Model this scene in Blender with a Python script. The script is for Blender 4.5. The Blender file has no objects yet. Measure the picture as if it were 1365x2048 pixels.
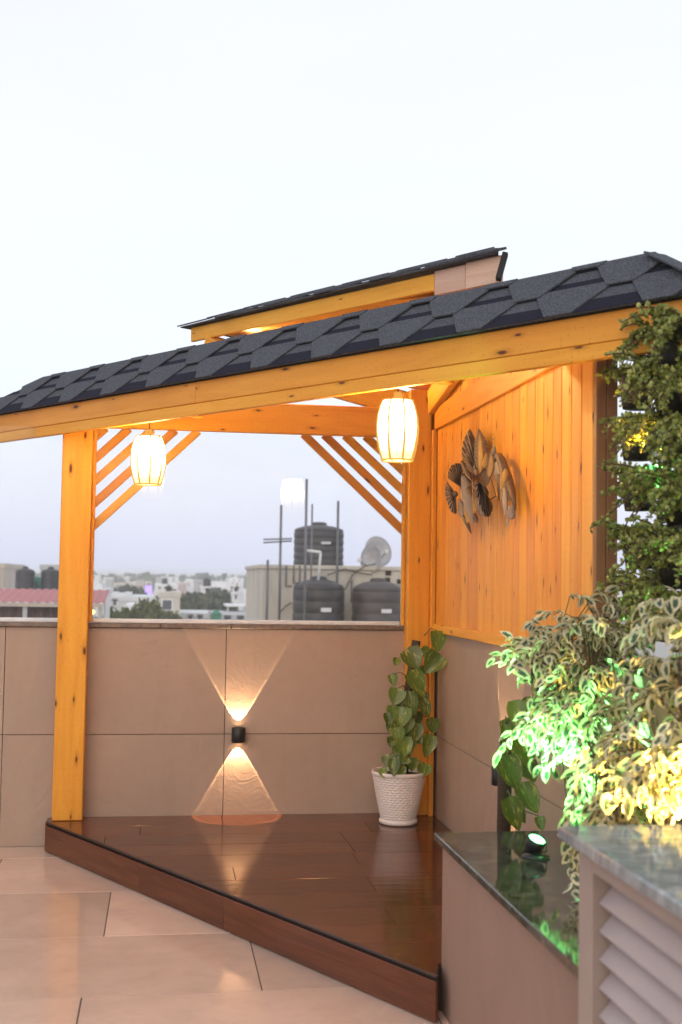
import bpy, bmesh, math, random
from mathutils import Vector, Matrix, Euler
random.seed(7)
R = math.radians
scene = bpy.context.scene
COL = scene.collection

# ------------------------------------------------------------------ camera
cam_d = bpy.data.cameras.new('camera'); cam = bpy.data.objects.new('camera', cam_d); COL.objects.link(cam)
YAW, PITCH, ROLL, FPX = 0.1479, 0.0562, 0.0157, 2386.5
CAM = Vector((0.0, -6.7297, 1.4721))
fw = Vector((math.sin(YAW)*math.cos(PITCH), math.cos(YAW)*math.cos(PITCH), math.sin(PITCH)))
rt0 = Vector((math.cos(YAW), -math.sin(YAW), 0)); up0 = rt0.cross(fw)
rt = rt0*math.cos(ROLL) + up0*math.sin(ROLL); up = -rt0*math.sin(ROLL) + up0*math.cos(ROLL)
mw = Matrix((rt, up, -fw)).transposed().to_4x4(); mw.translation = CAM
cam.matrix_world = mw
cam_d.sensor_fit = 'VERTICAL'; cam_d.sensor_height = 36; cam_d.lens = FPX/2048*36
cam_d.clip_start = .05; cam_d.clip_end = 6000
cam_d.dof.use_dof = True; cam_d.dof.focus_distance = 5.9; cam_d.dof.aperture_fstop = 3.2
scene.camera = cam

# ------------------------------------------------------------------ world, sun, exposure
SUN_EL, SUN_AZ = R(7), R(200)
w = bpy.data.worlds.new('World'); scene.world = w; w.use_nodes = True
nt = w.node_tree; nt.nodes.clear()
out = nt.nodes.new('ShaderNodeOutputWorld')
sky = nt.nodes.new('ShaderNodeTexSky'); sky.sky_type = 'NISHITA'; sky.sun_disc = False
sky.sun_elevation = SUN_EL; sky.sun_rotation = SUN_AZ; sky.air_density = 1.2; sky.dust_density = 3
b1 = nt.nodes.new('ShaderNodeBackground'); b1.inputs[1].default_value = .05*.5
nt.links.new(sky.outputs[0], b1.inputs[0])
tc = nt.nodes.new('ShaderNodeTexCoord'); sp = nt.nodes.new('ShaderNodeSeparateXYZ')
nt.links.new(tc.outputs['Generated'], sp.inputs[0])
rp = nt.nodes.new('ShaderNodeValToRGB'); cr = rp.color_ramp
stops = [(0, (.575, .61, .77)), (.035, (.60, .635, .785)), (.10, (.64, .68, .80)), (.2, (.68, .72, .80)), (.34, (.715, .725, .775)), (1, (.70, .72, .78))]
while len(cr.elements) < len(stops): cr.elements.new(.5)
for e, (p, c) in zip(cr.elements, stops): e.position = p; e.color = (*c, 1)
nt.links.new(sp.outputs[2], rp.inputs[0])
nz = nt.nodes.new('ShaderNodeTexNoise'); nz.inputs['Scale'].default_value = 1.6; nz.inputs['Detail'].default_value = 4
mpn = nt.nodes.new('ShaderNodeMapping'); mpn.inputs['Scale'].default_value = (1, 1, 3)
nt.links.new(tc.outputs['Generated'], mpn.inputs[0]); nt.links.new(mpn.outputs[0], nz.inputs['Vector'])
mr = nt.nodes.new('ShaderNodeMapRange'); mr.inputs[1].default_value = .3; mr.inputs[2].default_value = .7; mr.inputs[3].default_value = .965; mr.inputs[4].default_value = 1.03
nt.links.new(nz.outputs[0], mr.inputs[0])
b2 = nt.nodes.new('ShaderNodeBackground'); nt.links.new(rp.outputs[0], b2.inputs[0]); nt.links.new(mr.outputs[0], b2.inputs[1])
ad = nt.nodes.new('ShaderNodeAddShader'); nt.links.new(b1.outputs[0], ad.inputs[0]); nt.links.new(b2.outputs[0], ad.inputs[1])
nt.links.new(ad.outputs[0], out.inputs[0])
sun_d = bpy.data.lights.new('sun', 'SUN'); sun = bpy.data.objects.new('sun', sun_d); COL.objects.link(sun)
sun_d.energy = .5; sun_d.angle = R(40); sun_d.color = (1, .9, .8)
sdir = Vector((math.sin(SUN_AZ)*math.cos(R(25)), math.cos(SUN_AZ)*math.cos(R(25)), math.sin(R(25))))
sun.rotation_euler = sdir.to_track_quat('Z', 'Y').to_euler(); sun.location = (-4, -12, 8)
vs = scene.view_settings; vs.view_transform = 'Standard'; vs.look = 'None'; vs.gamma = 1; vs.exposure = 0.34; vs.use_curve_mapping = False
scene.render.engine = 'CYCLES'
cy = scene.cycles; cy.max_bounces = 8; cy.diffuse_bounces = 4; cy.glossy_bounces = 4; cy.transmission_bounces = 6; cy.transparent_max_bounces = 12
cy.sample_clamp_indirect = 6; cy.caustics_reflective = False; cy.caustics_refractive = False; cy.volume_bounces = 1
cy.use_denoising = True
try: cy.denoiser = 'OPENIMAGEDENOISE'
except Exception: pass

# ------------------------------------------------------------------ helpers
def link(o, parent=None):
    COL.objects.link(o)
    if parent is not None:
        o.parent = parent; o.matrix_parent_inverse = parent.matrix_world.inverted()
    return o
def tag(o, label=None, cat=None, group=None, kind=None):
    for k, v in (('label', label), ('category', cat), ('group', group), ('kind', kind)):
        if v: o[k] = v
    return o
def thing(name, loc, label, cat, group=None):
    o = bpy.data.objects.new(name, None); o.empty_display_size = .1
    o.matrix_world = Matrix.Translation(loc); COL.objects.link(o)
    return tag(o, label, cat, group)
def finish(bm, name, mat, smooth=False):
    me = bpy.data.meshes.new(name)
    bmesh.ops.recalc_face_normals(bm, faces=bm.faces)
    bm.to_mesh(me); bm.free()
    for m in (mat if isinstance(mat, (list, tuple)) else [mat]): me.materials.append(m)
    if smooth:
        for p in me.polygons: p.use_smooth = True
    return me
def obj(name, me, parent=None, M=None):
    o = bpy.data.objects.new(name, me)
    if M is not None: o.matrix_world = M
    return link(o, parent)
def add_box(bm, lo, hi, M=None):
    vs = [bm.verts.new((x, y, z)) for x in (lo[0], hi[0]) for y in (lo[1], hi[1]) for z in (lo[2], hi[2])]
    for f in ((0,1,3,2),(4,6,7,5),(0,4,5,1),(2,3,7,6),(0,2,6,4),(1,5,7,3)): bm.faces.new([vs[i] for i in f])
    if M is not None: bmesh.ops.transform(bm, matrix=M, verts=vs)
    return vs
def bevel(bm, r, seg=1):
    if r > 0: bmesh.ops.bevel(bm, geom=bm.edges[:], offset=r, segments=seg, profile=.7, affect='EDGES')
def box(name, lo, hi, mat, parent=None, r=.004):
    """Axis-aligned box whose origin is its centre, long axes free."""
    c = Vector([(a+b)/2 for a, b in zip(lo, hi)])
    bm = bmesh.new(); add_box(bm, Vector(lo)-c, Vector(hi)-c); bevel(bm, r)
    return obj(name, finish(bm, name, mat), parent, Matrix.Translation(c))
def frame_from(p0, p1, upv):
    x = (Vector(p1)-Vector(p0)).normalized(); z = Vector(upv); z = (z - x*z.dot(x)).normalized(); y = z.cross(x)
    return Matrix((x, y, z)).transposed()
def board(name, p0, p1, w, h, mat, parent=None, upv=(0,0,1), r=.004):
    """Board from p0 to p1 (its axis): w across (local y), h along up (local z); local X is the grain."""
    L = (Vector(p1)-Vector(p0)).length
    bm = bmesh.new(); add_box(bm, (-L/2, -w/2, -h/2), (L/2, w/2, h/2)); bevel(bm, r)
    M = frame_from(p0, p1, upv).to_4x4(); M.translation = (Vector(p0)+Vector(p1))/2
    return obj(name, finish(bm, name, mat), parent, M)
def add_tube(bm, pts, rad, n=8, cap=True):
    pts = [Vector(p) for p in pts]; rings = []
    rads = rad if isinstance(rad, (list, tuple)) else [rad]*len(pts)
    ref = None
    for i, p in enumerate(pts):
        d = (pts[min(i+1, len(pts)-1)]-pts[max(i-1, 0)]).normalized()
        if ref is None: ref = Vector((0,0,1)) if abs(d.z) < .9 else Vector((1,0,0))
        a = d.cross(ref).normalized(); b = d.cross(a); ref = -b if False else a.cross(d)
        rings.append([bm.verts.new(p + (a*math.cos(2*math.pi*k/n)+b*math.sin(2*math.pi*k/n))*rads[i]) for k in range(n)])
    for A, B in zip(rings, rings[1:]):
        for k in range(n): bm.faces.new((A[k], A[(k+1) % n], B[(k+1) % n], B[k]))
    if cap and n > 2: bm.faces.new(rings[0][::-1]); bm.faces.new(rings[-1])
def tube(name, pts, rad, mat, parent=None, n=8):
    bm = bmesh.new(); add_tube(bm, pts, rad, n); return obj(name, finish(bm, name, mat, True), parent)
def add_lathe(bm, prof, n=24, c=(0,0,0), cap0=False, cap1=False):
    c = Vector(c); rings = []
    for r_, z in prof:
        rings.append([bm.verts.new(c+Vector((r_*math.cos(2*math.pi*k/n), r_*math.sin(2*math.pi*k/n), z))) for k in range(n)])
    for A, B in zip(rings, rings[1:]):
        for k in range(n): bm.faces.new((A[k], A[(k+1) % n], B[(k+1) % n], B[k]))
    if cap0: bm.faces.new(rings[0][::-1])
    if cap1: bm.faces.new(rings[-1])
def lathe(name, prof, mat, parent=None, n=24, c=(0,0,0), cap0=True, cap1=True, smooth=True):
    bm = bmesh.new(); add_lathe(bm, prof, n, (0,0,0), cap0, cap1)
    return obj(name, finish(bm, name, mat, smooth), parent, Matrix.Translation(c))
def clip(poly, a, b, c):
    """keep the part of a 2-D polygon where a*x+b*y<=c"""
    o = []
    for i, p in enumerate(poly):
        q = poly[(i+1) % len(poly)]; dp = a*p[0]+b*p[1]-c; dq = a*q[0]+b*q[1]-c
        if dp <= 0: o.append(p)
        if dp*dq < 0: t = dp/(dp-dq); o.append((p[0]+(q[0]-p[0])*t, p[1]+(q[1]-p[1])*t))
    return o
def clip_rect(poly, x0, x1, y0, y1):
    for a in ((-1,0,-x0),(1,0,x1),(0,-1,-y0),(0,1,y1)):
        poly = clip(poly, *a)
        if len(poly) < 3: return []
    return poly
def area(p): return abs(sum(p[i][0]*p[(i+1)%len(p)][1]-p[(i+1)%len(p)][0]*p[i][1] for i in range(len(p))))/2
def prism(name, poly, z0, z1, mat, parent=None, r=.0, f=None, M=None):
    """Polygon extruded from z0 to z1; f maps (x, y, z) into place."""
    f = f or (lambda x, y, z: Vector((x, y, z)))
    pts = [f(x, y, z0) for x, y in poly]+[f(x, y, z1) for x, y in poly]
    c = sum(pts, Vector())/len(pts)
    bm = bmesh.new(); n = len(poly); v = [bm.verts.new(p-c) for p in pts]
    bm.faces.new(v[:n][::-1]); bm.faces.new(v[n:])
    for i in range(n): bm.faces.new((v[i], v[(i+1)%n], v[n+(i+1)%n], v[n+i]))
    bmesh.ops.recalc_face_normals(bm, faces=bm.faces)
    if r: bmesh.ops.bevel(bm, geom=[e for e in bm.edges if e.verts[0] in v[n:] and e.verts[1] in v[n:]], offset=r, segments=1, affect='EDGES')
    return obj(name, finish(bm, name, mat), parent, Matrix.Translation(c))

# ------------------------------------------------------------------ materials
class NT:
    def __init__(s, name):
        s.m = bpy.data.materials.new(name); s.m.use_nodes = True; s.t = s.m.node_tree
        s.b = s.t.nodes['Principled BSDF']; s.out = s.t.nodes['Material Output']
    def n(s, typ, **kw):
        nd = s.t.nodes.new(typ)
        for k, v in kw.items():
            if k in nd.inputs.keys(): s.put(nd.inputs[k], v)
            else: setattr(nd, k, v)
        return nd
    def put(s, sock, v):
        if isinstance(v, bpy.types.NodeSocket): s.t.links.new(v, sock)
        else: sock.default_value = v
    def set(s, **kw):
        for k, v in kw.items(): s.put(s.b.inputs[k.replace('_', ' ')], v)
        return s
    def coords(s, scale=(1,1,1), rnd=True, src='Object'):
        tc = s.n('ShaderNodeTexCoord'); mp = s.n('ShaderNodeMapping'); s.put(mp.inputs['Vector'], tc.outputs[src]); mp.inputs['Scale'].default_value = scale
        if rnd:
            oi = s.n('ShaderNodeObjectInfo'); mu = s.n('ShaderNodeMath', operation='MULTIPLY'); s.put(mu.inputs[0], oi.outputs['Random']); mu.inputs[1].default_value = 37
            s.put(mp.inputs['Location'], mu.outputs[0])
        return mp.outputs[0]
    def noise(s, vec, scale, detail=4, rough=.55, dist=0):
        nd = s.n('ShaderNodeTexNoise'); s.put(nd.inputs['Vector'], vec); nd.inputs['Scale'].default_value = scale; nd.inputs['Detail'].default_value = detail
        nd.inputs['Roughness'].default_value = rough; nd.inputs['Distortion'].default_value = dist
        return nd.outputs[0]
    def ramp(s, fac, stops):
        nd = s.n('ShaderNodeValToRGB'); s.put(nd.inputs[0], fac); e = nd.color_ramp.elements
        while len(e) < len(stops): e.new(.5)
        for x, (p, c) in zip(e, stops): x.position = p; x.color = (*c, 1) if len(c) == 3 else c
        return nd.outputs[0]
    def mix(s, fac, a, b, mode='MIX'):
        nd = s.n('ShaderNodeMix', data_type='RGBA', blend_type=mode); s.put(nd.inputs[0], fac)
        s.put(nd.inputs[6], a if isinstance(a, bpy.types.NodeSocket) else (*a, 1)); s.put(nd.inputs[7], b if isinstance(b, bpy.types.NodeSocket) else (*b, 1))
        return nd.outputs[2]
    def math(s, op, a, b=0.0, clamp=False):
        nd = s.n('ShaderNodeMath', operation=op, use_clamp=clamp); s.put(nd.inputs[0], a); s.put(nd.inputs[1], b); return nd.outputs[0]
    def rng(s, v, a, b, c, d):
        nd = s.n('ShaderNodeMapRange'); s.put(nd.inputs[0], v)
        for i, x in enumerate((a, b, c, d)): nd.inputs[i+1].default_value = x
        return nd.outputs[0]
    def bump(s, h, strength=.3, dist=.01):
        nd = s.n('ShaderNodeBump'); nd.inputs['Strength'].default_value = strength; nd.inputs['Distance'].default_value = dist
        s.put(nd.inputs['Height'], h); s.put(s.b.inputs['Normal'], nd.outputs[0]); return s
    def rand(s): return s.n('ShaderNodeObjectInfo').outputs['Random']

def flat(name, col, rough=.6, metal=0, vary=.12, scale=8, bump=.0):
    s = NT(name); v = s.coords()
    f = s.noise(v, scale, 5, .6)
    c = s.mix(s.rng(f, .3, .7, 0, 1), tuple(x*(1-vary) for x in col), tuple(min(1, x*(1+vary)) for x in col))
    s.set(Base_Color=c, Roughness=s.rng(f, .3, .7, rough*.88, min(1, rough*1.1)), Metallic=metal)
    if bump: s.bump(f, bump, .01)
    return s.m

def pine(name, light, dark, knot=(.16, .055, .018), rough=.42):
    s = NT(name)
    v = s.coords((1, 1, 1))
    st = s.coords((1.2, 16, 16))
    wob = s.noise(v, 1.3, 2)
    g = s.noise(st, 1.0, 6, .6, .9)
    fine = s.noise(s.coords((4, 130, 130)), 1.0, 2)
    c = s.mix(s.rng(g, .3, .68, 0, 1), light, dark)
    c = s.mix(s.rng(wob, .3, .75, 0, .45), c, tuple(x*1.12 for x in light))
    c = s.mix(s.rng(fine, .55, .8, 0, .3), c, dark)
    vo = s.n('ShaderNodeTexVoronoi'); cx = s.n('ShaderNodeSeparateXYZ'); s.put(cx.inputs[0], s.coords((2.9, 9.5, 9.5)))
    cb = s.n('ShaderNodeCombineXYZ'); s.put(cb.inputs[0], cx.outputs[0]); s.put(cb.inputs[1], s.math('ADD', cx.outputs[1], s.math('MULTIPLY', cx.outputs[2], 1.0))); vo.voronoi_dimensions = '2D'
    s.put(vo.inputs['Vector'], cb.outputs[0]); vo.inputs['Scale'].default_value = 1.15
    k0 = s.n('ShaderNodeSeparateColor'); s.put(k0.inputs[0], vo.outputs['Color']); ksz = k0.outputs[1]
    d = s.math('ADD', s.math('DIVIDE', vo.outputs['Distance'], s.rng(ksz, 0, 1, .35, 1.25)), s.rng(s.noise(s.coords((20, 40, 40)), 1, 2), 0, 1, -.05, .05))
    halo = s.rng(d, .07, .2, .6, 0); core = s.rng(d, .045, .085, 1, 0)
    sc = s.n('ShaderNodeSeparateColor'); s.put(sc.inputs[0], vo.outputs['Color']); keep = s.math('GREATER_THAN', sc.outputs[0], .5)
    c = s.mix(s.math('MULTIPLY', halo, keep), c, tuple(x*.72 for x in dark))
    c = s.mix(s.math('MULTIPLY', core, keep), c, knot)
    rr = s.rng(s.rand(), 0, 1, .86, 1.06); hs = s.n('ShaderNodeHueSaturation'); s.put(hs.inputs['Color'], c); s.put(hs.inputs['Value'], rr)
    s.put(hs.inputs['Hue'], s.rng(s.rand(), 0, 1, .493, .507))
    pin = s.n('ShaderNodeTexVoronoi'); pin.voronoi_dimensions = '2D'; px_ = s.n('ShaderNodeSeparateXYZ'); s.put(px_.inputs[0], s.coords((7, 24, 24))); pb = s.n('ShaderNodeCombineXYZ')
    s.put(pb.inputs[0], px_.outputs[0]); s.put(pb.inputs[1], s.math('ADD', px_.outputs[1], px_.outputs[2])); s.put(pin.inputs['Vector'], pb.outputs[0]); pk = s.n('ShaderNodeSeparateColor'); s.put(pk.inputs[0], pin.outputs['Color'])
    c2 = s.mix(s.math('MULTIPLY', s.rng(pin.outputs['Distance'], .05, .12, .9, 0), s.math('GREATER_THAN', pk.outputs[0], .8)), hs.outputs[0], knot)
    s.set(Base_Color=c2, Roughness=s.rng(g, .3, .7, rough-.06, rough+.1), Specular_IOR_Level=.25)
    s.bump(s.math('ADD', g, s.math('MULTIPLY', fine, .5)), .2, .004)
    return s.m
M = {}
M['pine'] = pine('varnished_pine', (.83, .385, .046), (.69, .268, .026), (.13, .036, .007))
M['pine_raw'] = pine('raw_pine', (.68, .46, .36), (.58, .34, .25), (.2, .08, .05), .6)
M['pine_shaded'] = pine('pine_end_board_shaded', (.33, .165, .075), (.25, .112, .047))  # same pine, darker: the end post's shade is put into the colour

def tile_mat(name, a, b, rough, bumpS, vary=.06, sc=2.2):
    s = NT(name); v = s.coords()
    f = s.noise(v, sc, 7, .6, .6); f2 = s.noise(v, 22, 4, .6)
    c = s.mix(s.rng(f, .3, .7, 0, 1), a, b)
    c = s.mix(s.rng(f2, .5, .8, 0, .2), c, tuple(x*.8 for x in b))
    sk = s.noise(s.coords((9, 9, .9)), 1, 4, .6); c = s.mix(s.rng(sk, .52, .78, 0, .22), c, tuple(x*.72 for x in b))
    hs = s.n('ShaderNodeHueSaturation'); s.put(hs.inputs['Color'], c); s.put(hs.inputs['Value'], s.rng(s.rand(), 0, 1, 1-vary, 1+vary))
    ridg = s.noise(v, 5.5, 8, .62, 1.6)
    s.set(Base_Color=hs.outputs[0], Roughness=s.rng(f, .3, .7, rough*.85, rough*1.2))
    s.bump(s.math('ADD', s.math('ABSOLUTE', s.math('SUBTRACT', ridg, .5)), s.math('MULTIPLY', f2, .08)), bumpS, .02)
    return s.m
M['wall_tile'] = tile_mat('beige_wall_tile', (.41, .298, .23), (.375, .268, .203), .42, .30)
M['floor_tile'] = tile_mat('cream_floor_tile', (.71, .505, .40), (.58, .41, .325), .075, .03, .2)
M['grout'] = flat('dark_grout', (.07, .052, .04), .9)
M['coping'] = flat('brown_coping_stone', (.17, .125, .10), .4, 0, .35, 40)
M['paint_wall'] = tile_mat('beige_render', (.31, .20, .15), (.285, .18, .132), .7, .05, .02)
def deck_mat():
    s = NT('polished_brown_deck'); v = s.coords((1.2, 14, 14)); g = s.noise(v, 1.5, 6, .62, .7)
    c = s.mix(s.rng(g, .3, .7, 0, 1), (.085, .024, .009), (.135, .043, .018))
    c = s.mix(s.rng(s.noise(s.coords((2, 60, 60)), 1, 3), .5, .75, 0, .45), c, (.04, .015, .009))
    hs = s.n('ShaderNodeHueSaturation'); s.put(hs.inputs['Color'], c); s.put(hs.inputs['Value'], s.rng(s.rand(), 0, 1, .8, 1.25))
    s.set(Base_Color=hs.outputs[0], Roughness=s.rng(g, .3, .7, .07, .17), Specular_IOR_Level=.32)
    s.bump(s.math('ADD', g, s.math('MULTIPLY', s.noise(s.coords((3, 9, 9)), 2, 3), 1.2)), .10, .006); return s.m
M['deck'] = deck_mat()
M['deck_trim'] = flat('dark_deck_trim', (.022, .011, .008), .5, 0, .5, 30)
def granite(name, a, b):
    s = NT(name); v = s.coords((1, 3.2, 1), False); f = s.noise(v, 6, 8, .68, 1.4); f2 = s.noise(v, 2.2, 3, .5, 2)
    c = s.mix(s.rng(f, .42, .66, 0, 1), a, b)
    c = s.mix(s.rng(s.math('ABSOLUTE', s.math('SUBTRACT', f2, .5)), 0, .02, .5, 0), c, (.2, .2, .17))
    s.set(Base_Color=c, Roughness=.055, Specular_IOR_Level=.75); return s.m
M['granite'] = granite('polished_green_granite', (.016, .02, .016), (.085, .095, .075)); M['granite_sky_sheen'] = granite('granite_painted_sky_sheen', (.19, .22, .235), (.40, .44, .45))  # second, paler granite has the sky's reflection painted into its colour
def shingle():
    s = NT('charcoal_mineral_shingle'); v = s.coords()
    f = s.noise(v, 170, 3, .75); f2 = s.noise(v, 30, 3)
    c = s.ramp(f, [(.36, (.032, .035, .046)), (.5, (.066, .071, .088)), (.66, (.15, .158, .18))])
    c = s.mix(.2, c, s.mix(s.rng(f2, .3, .7, 0, 1), (.05, .054, .068), (.085, .09, .108)))
    s.set(Base_Color=c, Roughness=.95, Specular_IOR_Level=.2); s.bump(f, .55, .003); return s.m
M['shingle'] = shingle()
M['shingle_band'] = flat('dark_shingle_band', (.012, .012, .026), .9, 0, .2, 200); M['shingle_band'].node_tree.nodes['Principled BSDF'].inputs['Specular IOR Level'].default_value = .15
M['felt'] = flat('black_felt', (.02, .019, .02), .9)
M['white_channel'] = flat('white_glazing_channel', (.72, .73, .76), .4)
M['black_metal'] = flat('black_metal', (.018, .018, .019), .4, .3)
M['dark_slat'] = flat('dark_grey_slat', (.045, .045, .055), .5)
def glass():
    s = NT('clear_pane'); s.t.nodes.remove(s.b)
    tr = s.n('ShaderNodeBsdfTransparent'); tr.inputs[0].default_value = (.985, .99, .992, 1)
    gl = s.n('ShaderNodeBsdfGlossy'); gl.inputs['Roughness'].default_value = .004
    fr = s.n('ShaderNodeFresnel'); fr.inputs[0].default_value = 1.5
    sm = s.noise(s.coords((1, 1, 1)), 1.4, 5, .6)
    mx = s.n('ShaderNodeMixShader'); s.put(mx.inputs[0], s.math('MULTIPLY', fr.outputs[0], .36)); s.put(mx.inputs[1], tr.outputs[0]); s.put(mx.inputs[2], gl.outputs[0])
    df = s.n('ShaderNodeBsdfDiffuse'); df.inputs[0].default_value = (.8, .82, .85, 1)
    m2 = s.n('ShaderNodeMixShader'); s.put(m2.inputs[0], s.rng(sm, .35, .75, .0, .035)); s.put(m2.inputs[1], mx.outputs[0]); s.put(m2.inputs[2], df.outputs[0])
    s.put(s.out.inputs[0], m2.outputs[0]); return s.m
M['glass'] = glass()
def emis(name, col, st, base=None):
    s = NT(name); s.set(Base_Color=(*(base or col), 1), Emission_Color=(*col, 1), Emission_Strength=st, Roughness=.5); return s.m
WARM = (1.0, .61, .22)
def shade_mat():
    # thread-wound shade whose bulb glow is painted as emission, fading towards the lower edge
    s = NT('lit_thread_shade'); tc = s.n('ShaderNodeTexCoord'); sx = s.n('ShaderNodeSeparateXYZ'); s.put(sx.inputs[0], tc.outputs['Object'])
    z = sx.outputs[2]
    th = s.noise(s.coords((6, 6, 190), False), 1, 3)
    e = s.ramp(s.rng(z, -.13, .13, 0, 1), [(0, (.015,)*3), (.16, (.03,)*3), (.30, (.10,)*3), (.52, (.6,)*3), (.7, (1,)*3), (1, (.7,)*3)])
    st = s.math('MULTIPLY', s.math('MULTIPLY', e, 76.0), s.rng(th, .3, .7, .72, 1.25))
    s.set(Base_Color=(.8, .62, .36, 1), Emission_Color=(*WARM, 1), Emission_Strength=st, Roughness=.8); return s.m
M['shade'] = shade_mat()
M['rib'] = emis('bamboo_rib_painted_glow', (1, .50, .10), .62, (.07, .035, .012))  # dark base; lamplight on ribs, rings and cap painted in as emission
M['bulb'] = emis('glowing_bulb', (1, .7, .4), 60)
M['lens_warm'] = emis('lit_warm_lens', (1, .68, .38), 30)
M['lens_green'] = emis('lit_green_lens', (.25, 1, .42), 5)
M['lens_yellow'] = emis('lit_amber_lens', (1, .7, .2), 8)
M['pot_white'] = flat('white_plastic', (.74, .65, .60), .42, 0, .04)
M['soil'] = flat('dark_soil', (.035, .024, .018), .95, 0, .4, 60, .5)
M['moss'] = flat('coir_pole', (.06, .038, .022), .95, 0, .4, 90, .7)
M['stem'] = flat('green_stem', (.07, .10, .025), .5)
M['twig'] = flat('brown_twig', (.09, .055, .03), .8)
M['black_pot'] = flat('black_plastic_pot', (.010, .008, .008), .55, 0, .3)
def leafmat(name, fn, rough=.35, trans=.25):
    s = NT(name); c = fn(s); s.set(Base_Color=c, Roughness=rough)
    tl = s.n('ShaderNodeBsdfTranslucent'); s.put(tl.inputs[0], s.mix(.5, c, (.5, .6, .1), 'MULTIPLY'))
    mx = s.n('ShaderNodeMixShader'); mx.inputs[0].default_value = trans; s.put(mx.inputs[1], s.b.outputs[0]); s.put(mx.inputs[2], tl.outputs[0]); s.put(s.out.inputs[0], mx.outputs[0]); return s
def uvsplit(s):
    uv = s.n('ShaderNodeTexCoord').outputs['UV']; sx = s.n('ShaderNodeSeparateXYZ'); s.put(sx.inputs[0], uv); return uv, sx.outputs[0], sx.outputs[1]
def pothos_c(s):
    uv, u, v = uvsplit(s)
    mp = s.n('ShaderNodeMapping'); s.put(mp.inputs[0], uv); mp.inputs['Scale'].default_value = (5, 1.6, 1); s.put(mp.inputs['Location'], s.math('MULTIPLY', s.rand(), 50.0))
    f = s.noise(mp.outputs[0], 1.6, 4, .6, .8)
    g = s.mix(s.noise(mp.outputs[0], .7, 2), (.07, .12, .012), (.15, .215, .024))
    hs = s.n('ShaderNodeHueSaturation'); s.put(hs.inputs['Color'], g); s.put(hs.inputs['Value'], s.rng(s.rand(), 0, 1, .7, 1.35))
    c = s.mix(s.rng(f, .56, .64, 0, .85), hs.outputs[0], (.46, .42, .09))
    rib = s.rng(s.math('ABSOLUTE', s.math('SUBTRACT', u, .5)), .0, .03, .5, 0)
    return s.mix(rib, c, (.16, .22, .05))
sp_ = leafmat('pothos_leaf', pothos_c, .3, .2); M['pothos'] = sp_.m
def ficus_c(s):
    uv, u, v = uvsplit(s)
    geo = s.n('ShaderNodeNewGeometry').outputs['Random Per Island']
    rnd = s.math('ADD', geo, s.rand())
    mp = s.n('ShaderNodeMapping'); s.put(mp.inputs[0], uv); mp.inputs['Scale'].default_value = (3, 3, 1); s.put(mp.inputs['Location'], s.math('MULTIPLY', rnd, 31.0))
    f = s.noise(mp.outputs[0], 1.3, 3, .6)
    e = s.math('MULTIPLY', s.math('ABSOLUTE', s.math('SUBTRACT', u, .5)), 2.0)
    e = s.math('MAXIMUM', e, s.math('MULTIPLY', s.math('ABSOLUTE', s.math('SUBTRACT', v, .5)), 1.7))
    e = s.math('ADD', e, s.rng(f, 0, 1, -.45, .45))
    c = s.mix(s.rng(e, .36, .46, 0, 1), (.06, .11, .06), (.80, .74, .50))
    hs = s.n('ShaderNodeHueSaturation'); s.put(hs.inputs['Color'], c); s.put(hs.inputs['Value'], s.rng(s.math('FRACT', s.math('MULTIPLY', rnd, 7.3)), 0, 1, .7, 1.15)); return hs.outputs[0]
M['ficus'] = leafmat('variegated_fig_leaf', ficus_c, .38, .32).m
def jade_c(s):
    geo = s.n('ShaderNodeNewGeometry').outputs['Random Per Island']
    return s.ramp(geo, [(0, (.13, .175, .03)), (.5, (.23, .285, .055)), (1, (.42, .42, .11))])
M['jade'] = leafmat('jade_leaf', jade_c, .35, .12).m
def tree_c(a, b):
    def fn(s):
        geo = s.n('ShaderNodeNewGeometry').outputs['Random Per Island']; return s.mix(geo, a, b)
    return fn
M['tree_dark'] = leafmat('dark_tree_leaf', tree_c((.035, .06, .03), (.075, .11, .05)), .6, .2).m
M['tree_light'] = leafmat('pale_tree_leaf', tree_c((.075, .105, .03), (.15, .18, .06)), .6, .2).m
def bronze():
    s = NT('aged_bronze_leaf'); v = s.coords(); f = s.noise(v, 14, 5, .65); uv, u, vv = uvsplit(s)
    c = s.mix(s.rng(f, .35, .7, 0, 1), (.24, .17, .13), (.46, .31, .20))
    c = s.mix(s.rng(s.noise(v, 120, 2), .62, .75, 0, .7), c, (.55, .36, .14))
    rib = s.n('ShaderNodeTexWave'); s.put(rib.inputs['Vector'], s.n('ShaderNodeTexCoord').outputs['UV']); rib.inputs['Scale'].default_value = 7; rib.bands_direction = 'DIAGONAL'
    s.set(Base_Color=c, Metallic=.4, Roughness=s.rng(f, .3, .7, .34, .55)); s.bump(s.math('ADD', rib.outputs[0], f), .9, .008); return s.m
M['bronze'] = bronze()
M['steel'] = flat('grey_metal_leaf', (.25, .21, .20), .5, .35, .25, 20, .3)
M['gold'] = flat('gold_metal_leaf', (.50, .32, .12), .45, .8, .3, 60, .4)
M['dark_bronze'] = flat('dark_metal_leaf', (.13, .085, .06), .45, .4, .4)
M['louvre'] = flat('painted_louvre', (.43, .36, .355), .45, 0, .04)
M['louvre_frame'] = flat('painted_louvre_frame', (.37, .29, .25), .5, 0, .04)
M['shade_dark'] = flat('painted_interior_shade', (.02, .018, .017), .9)  # near-black colour that paints in the shade of hollow places
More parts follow.
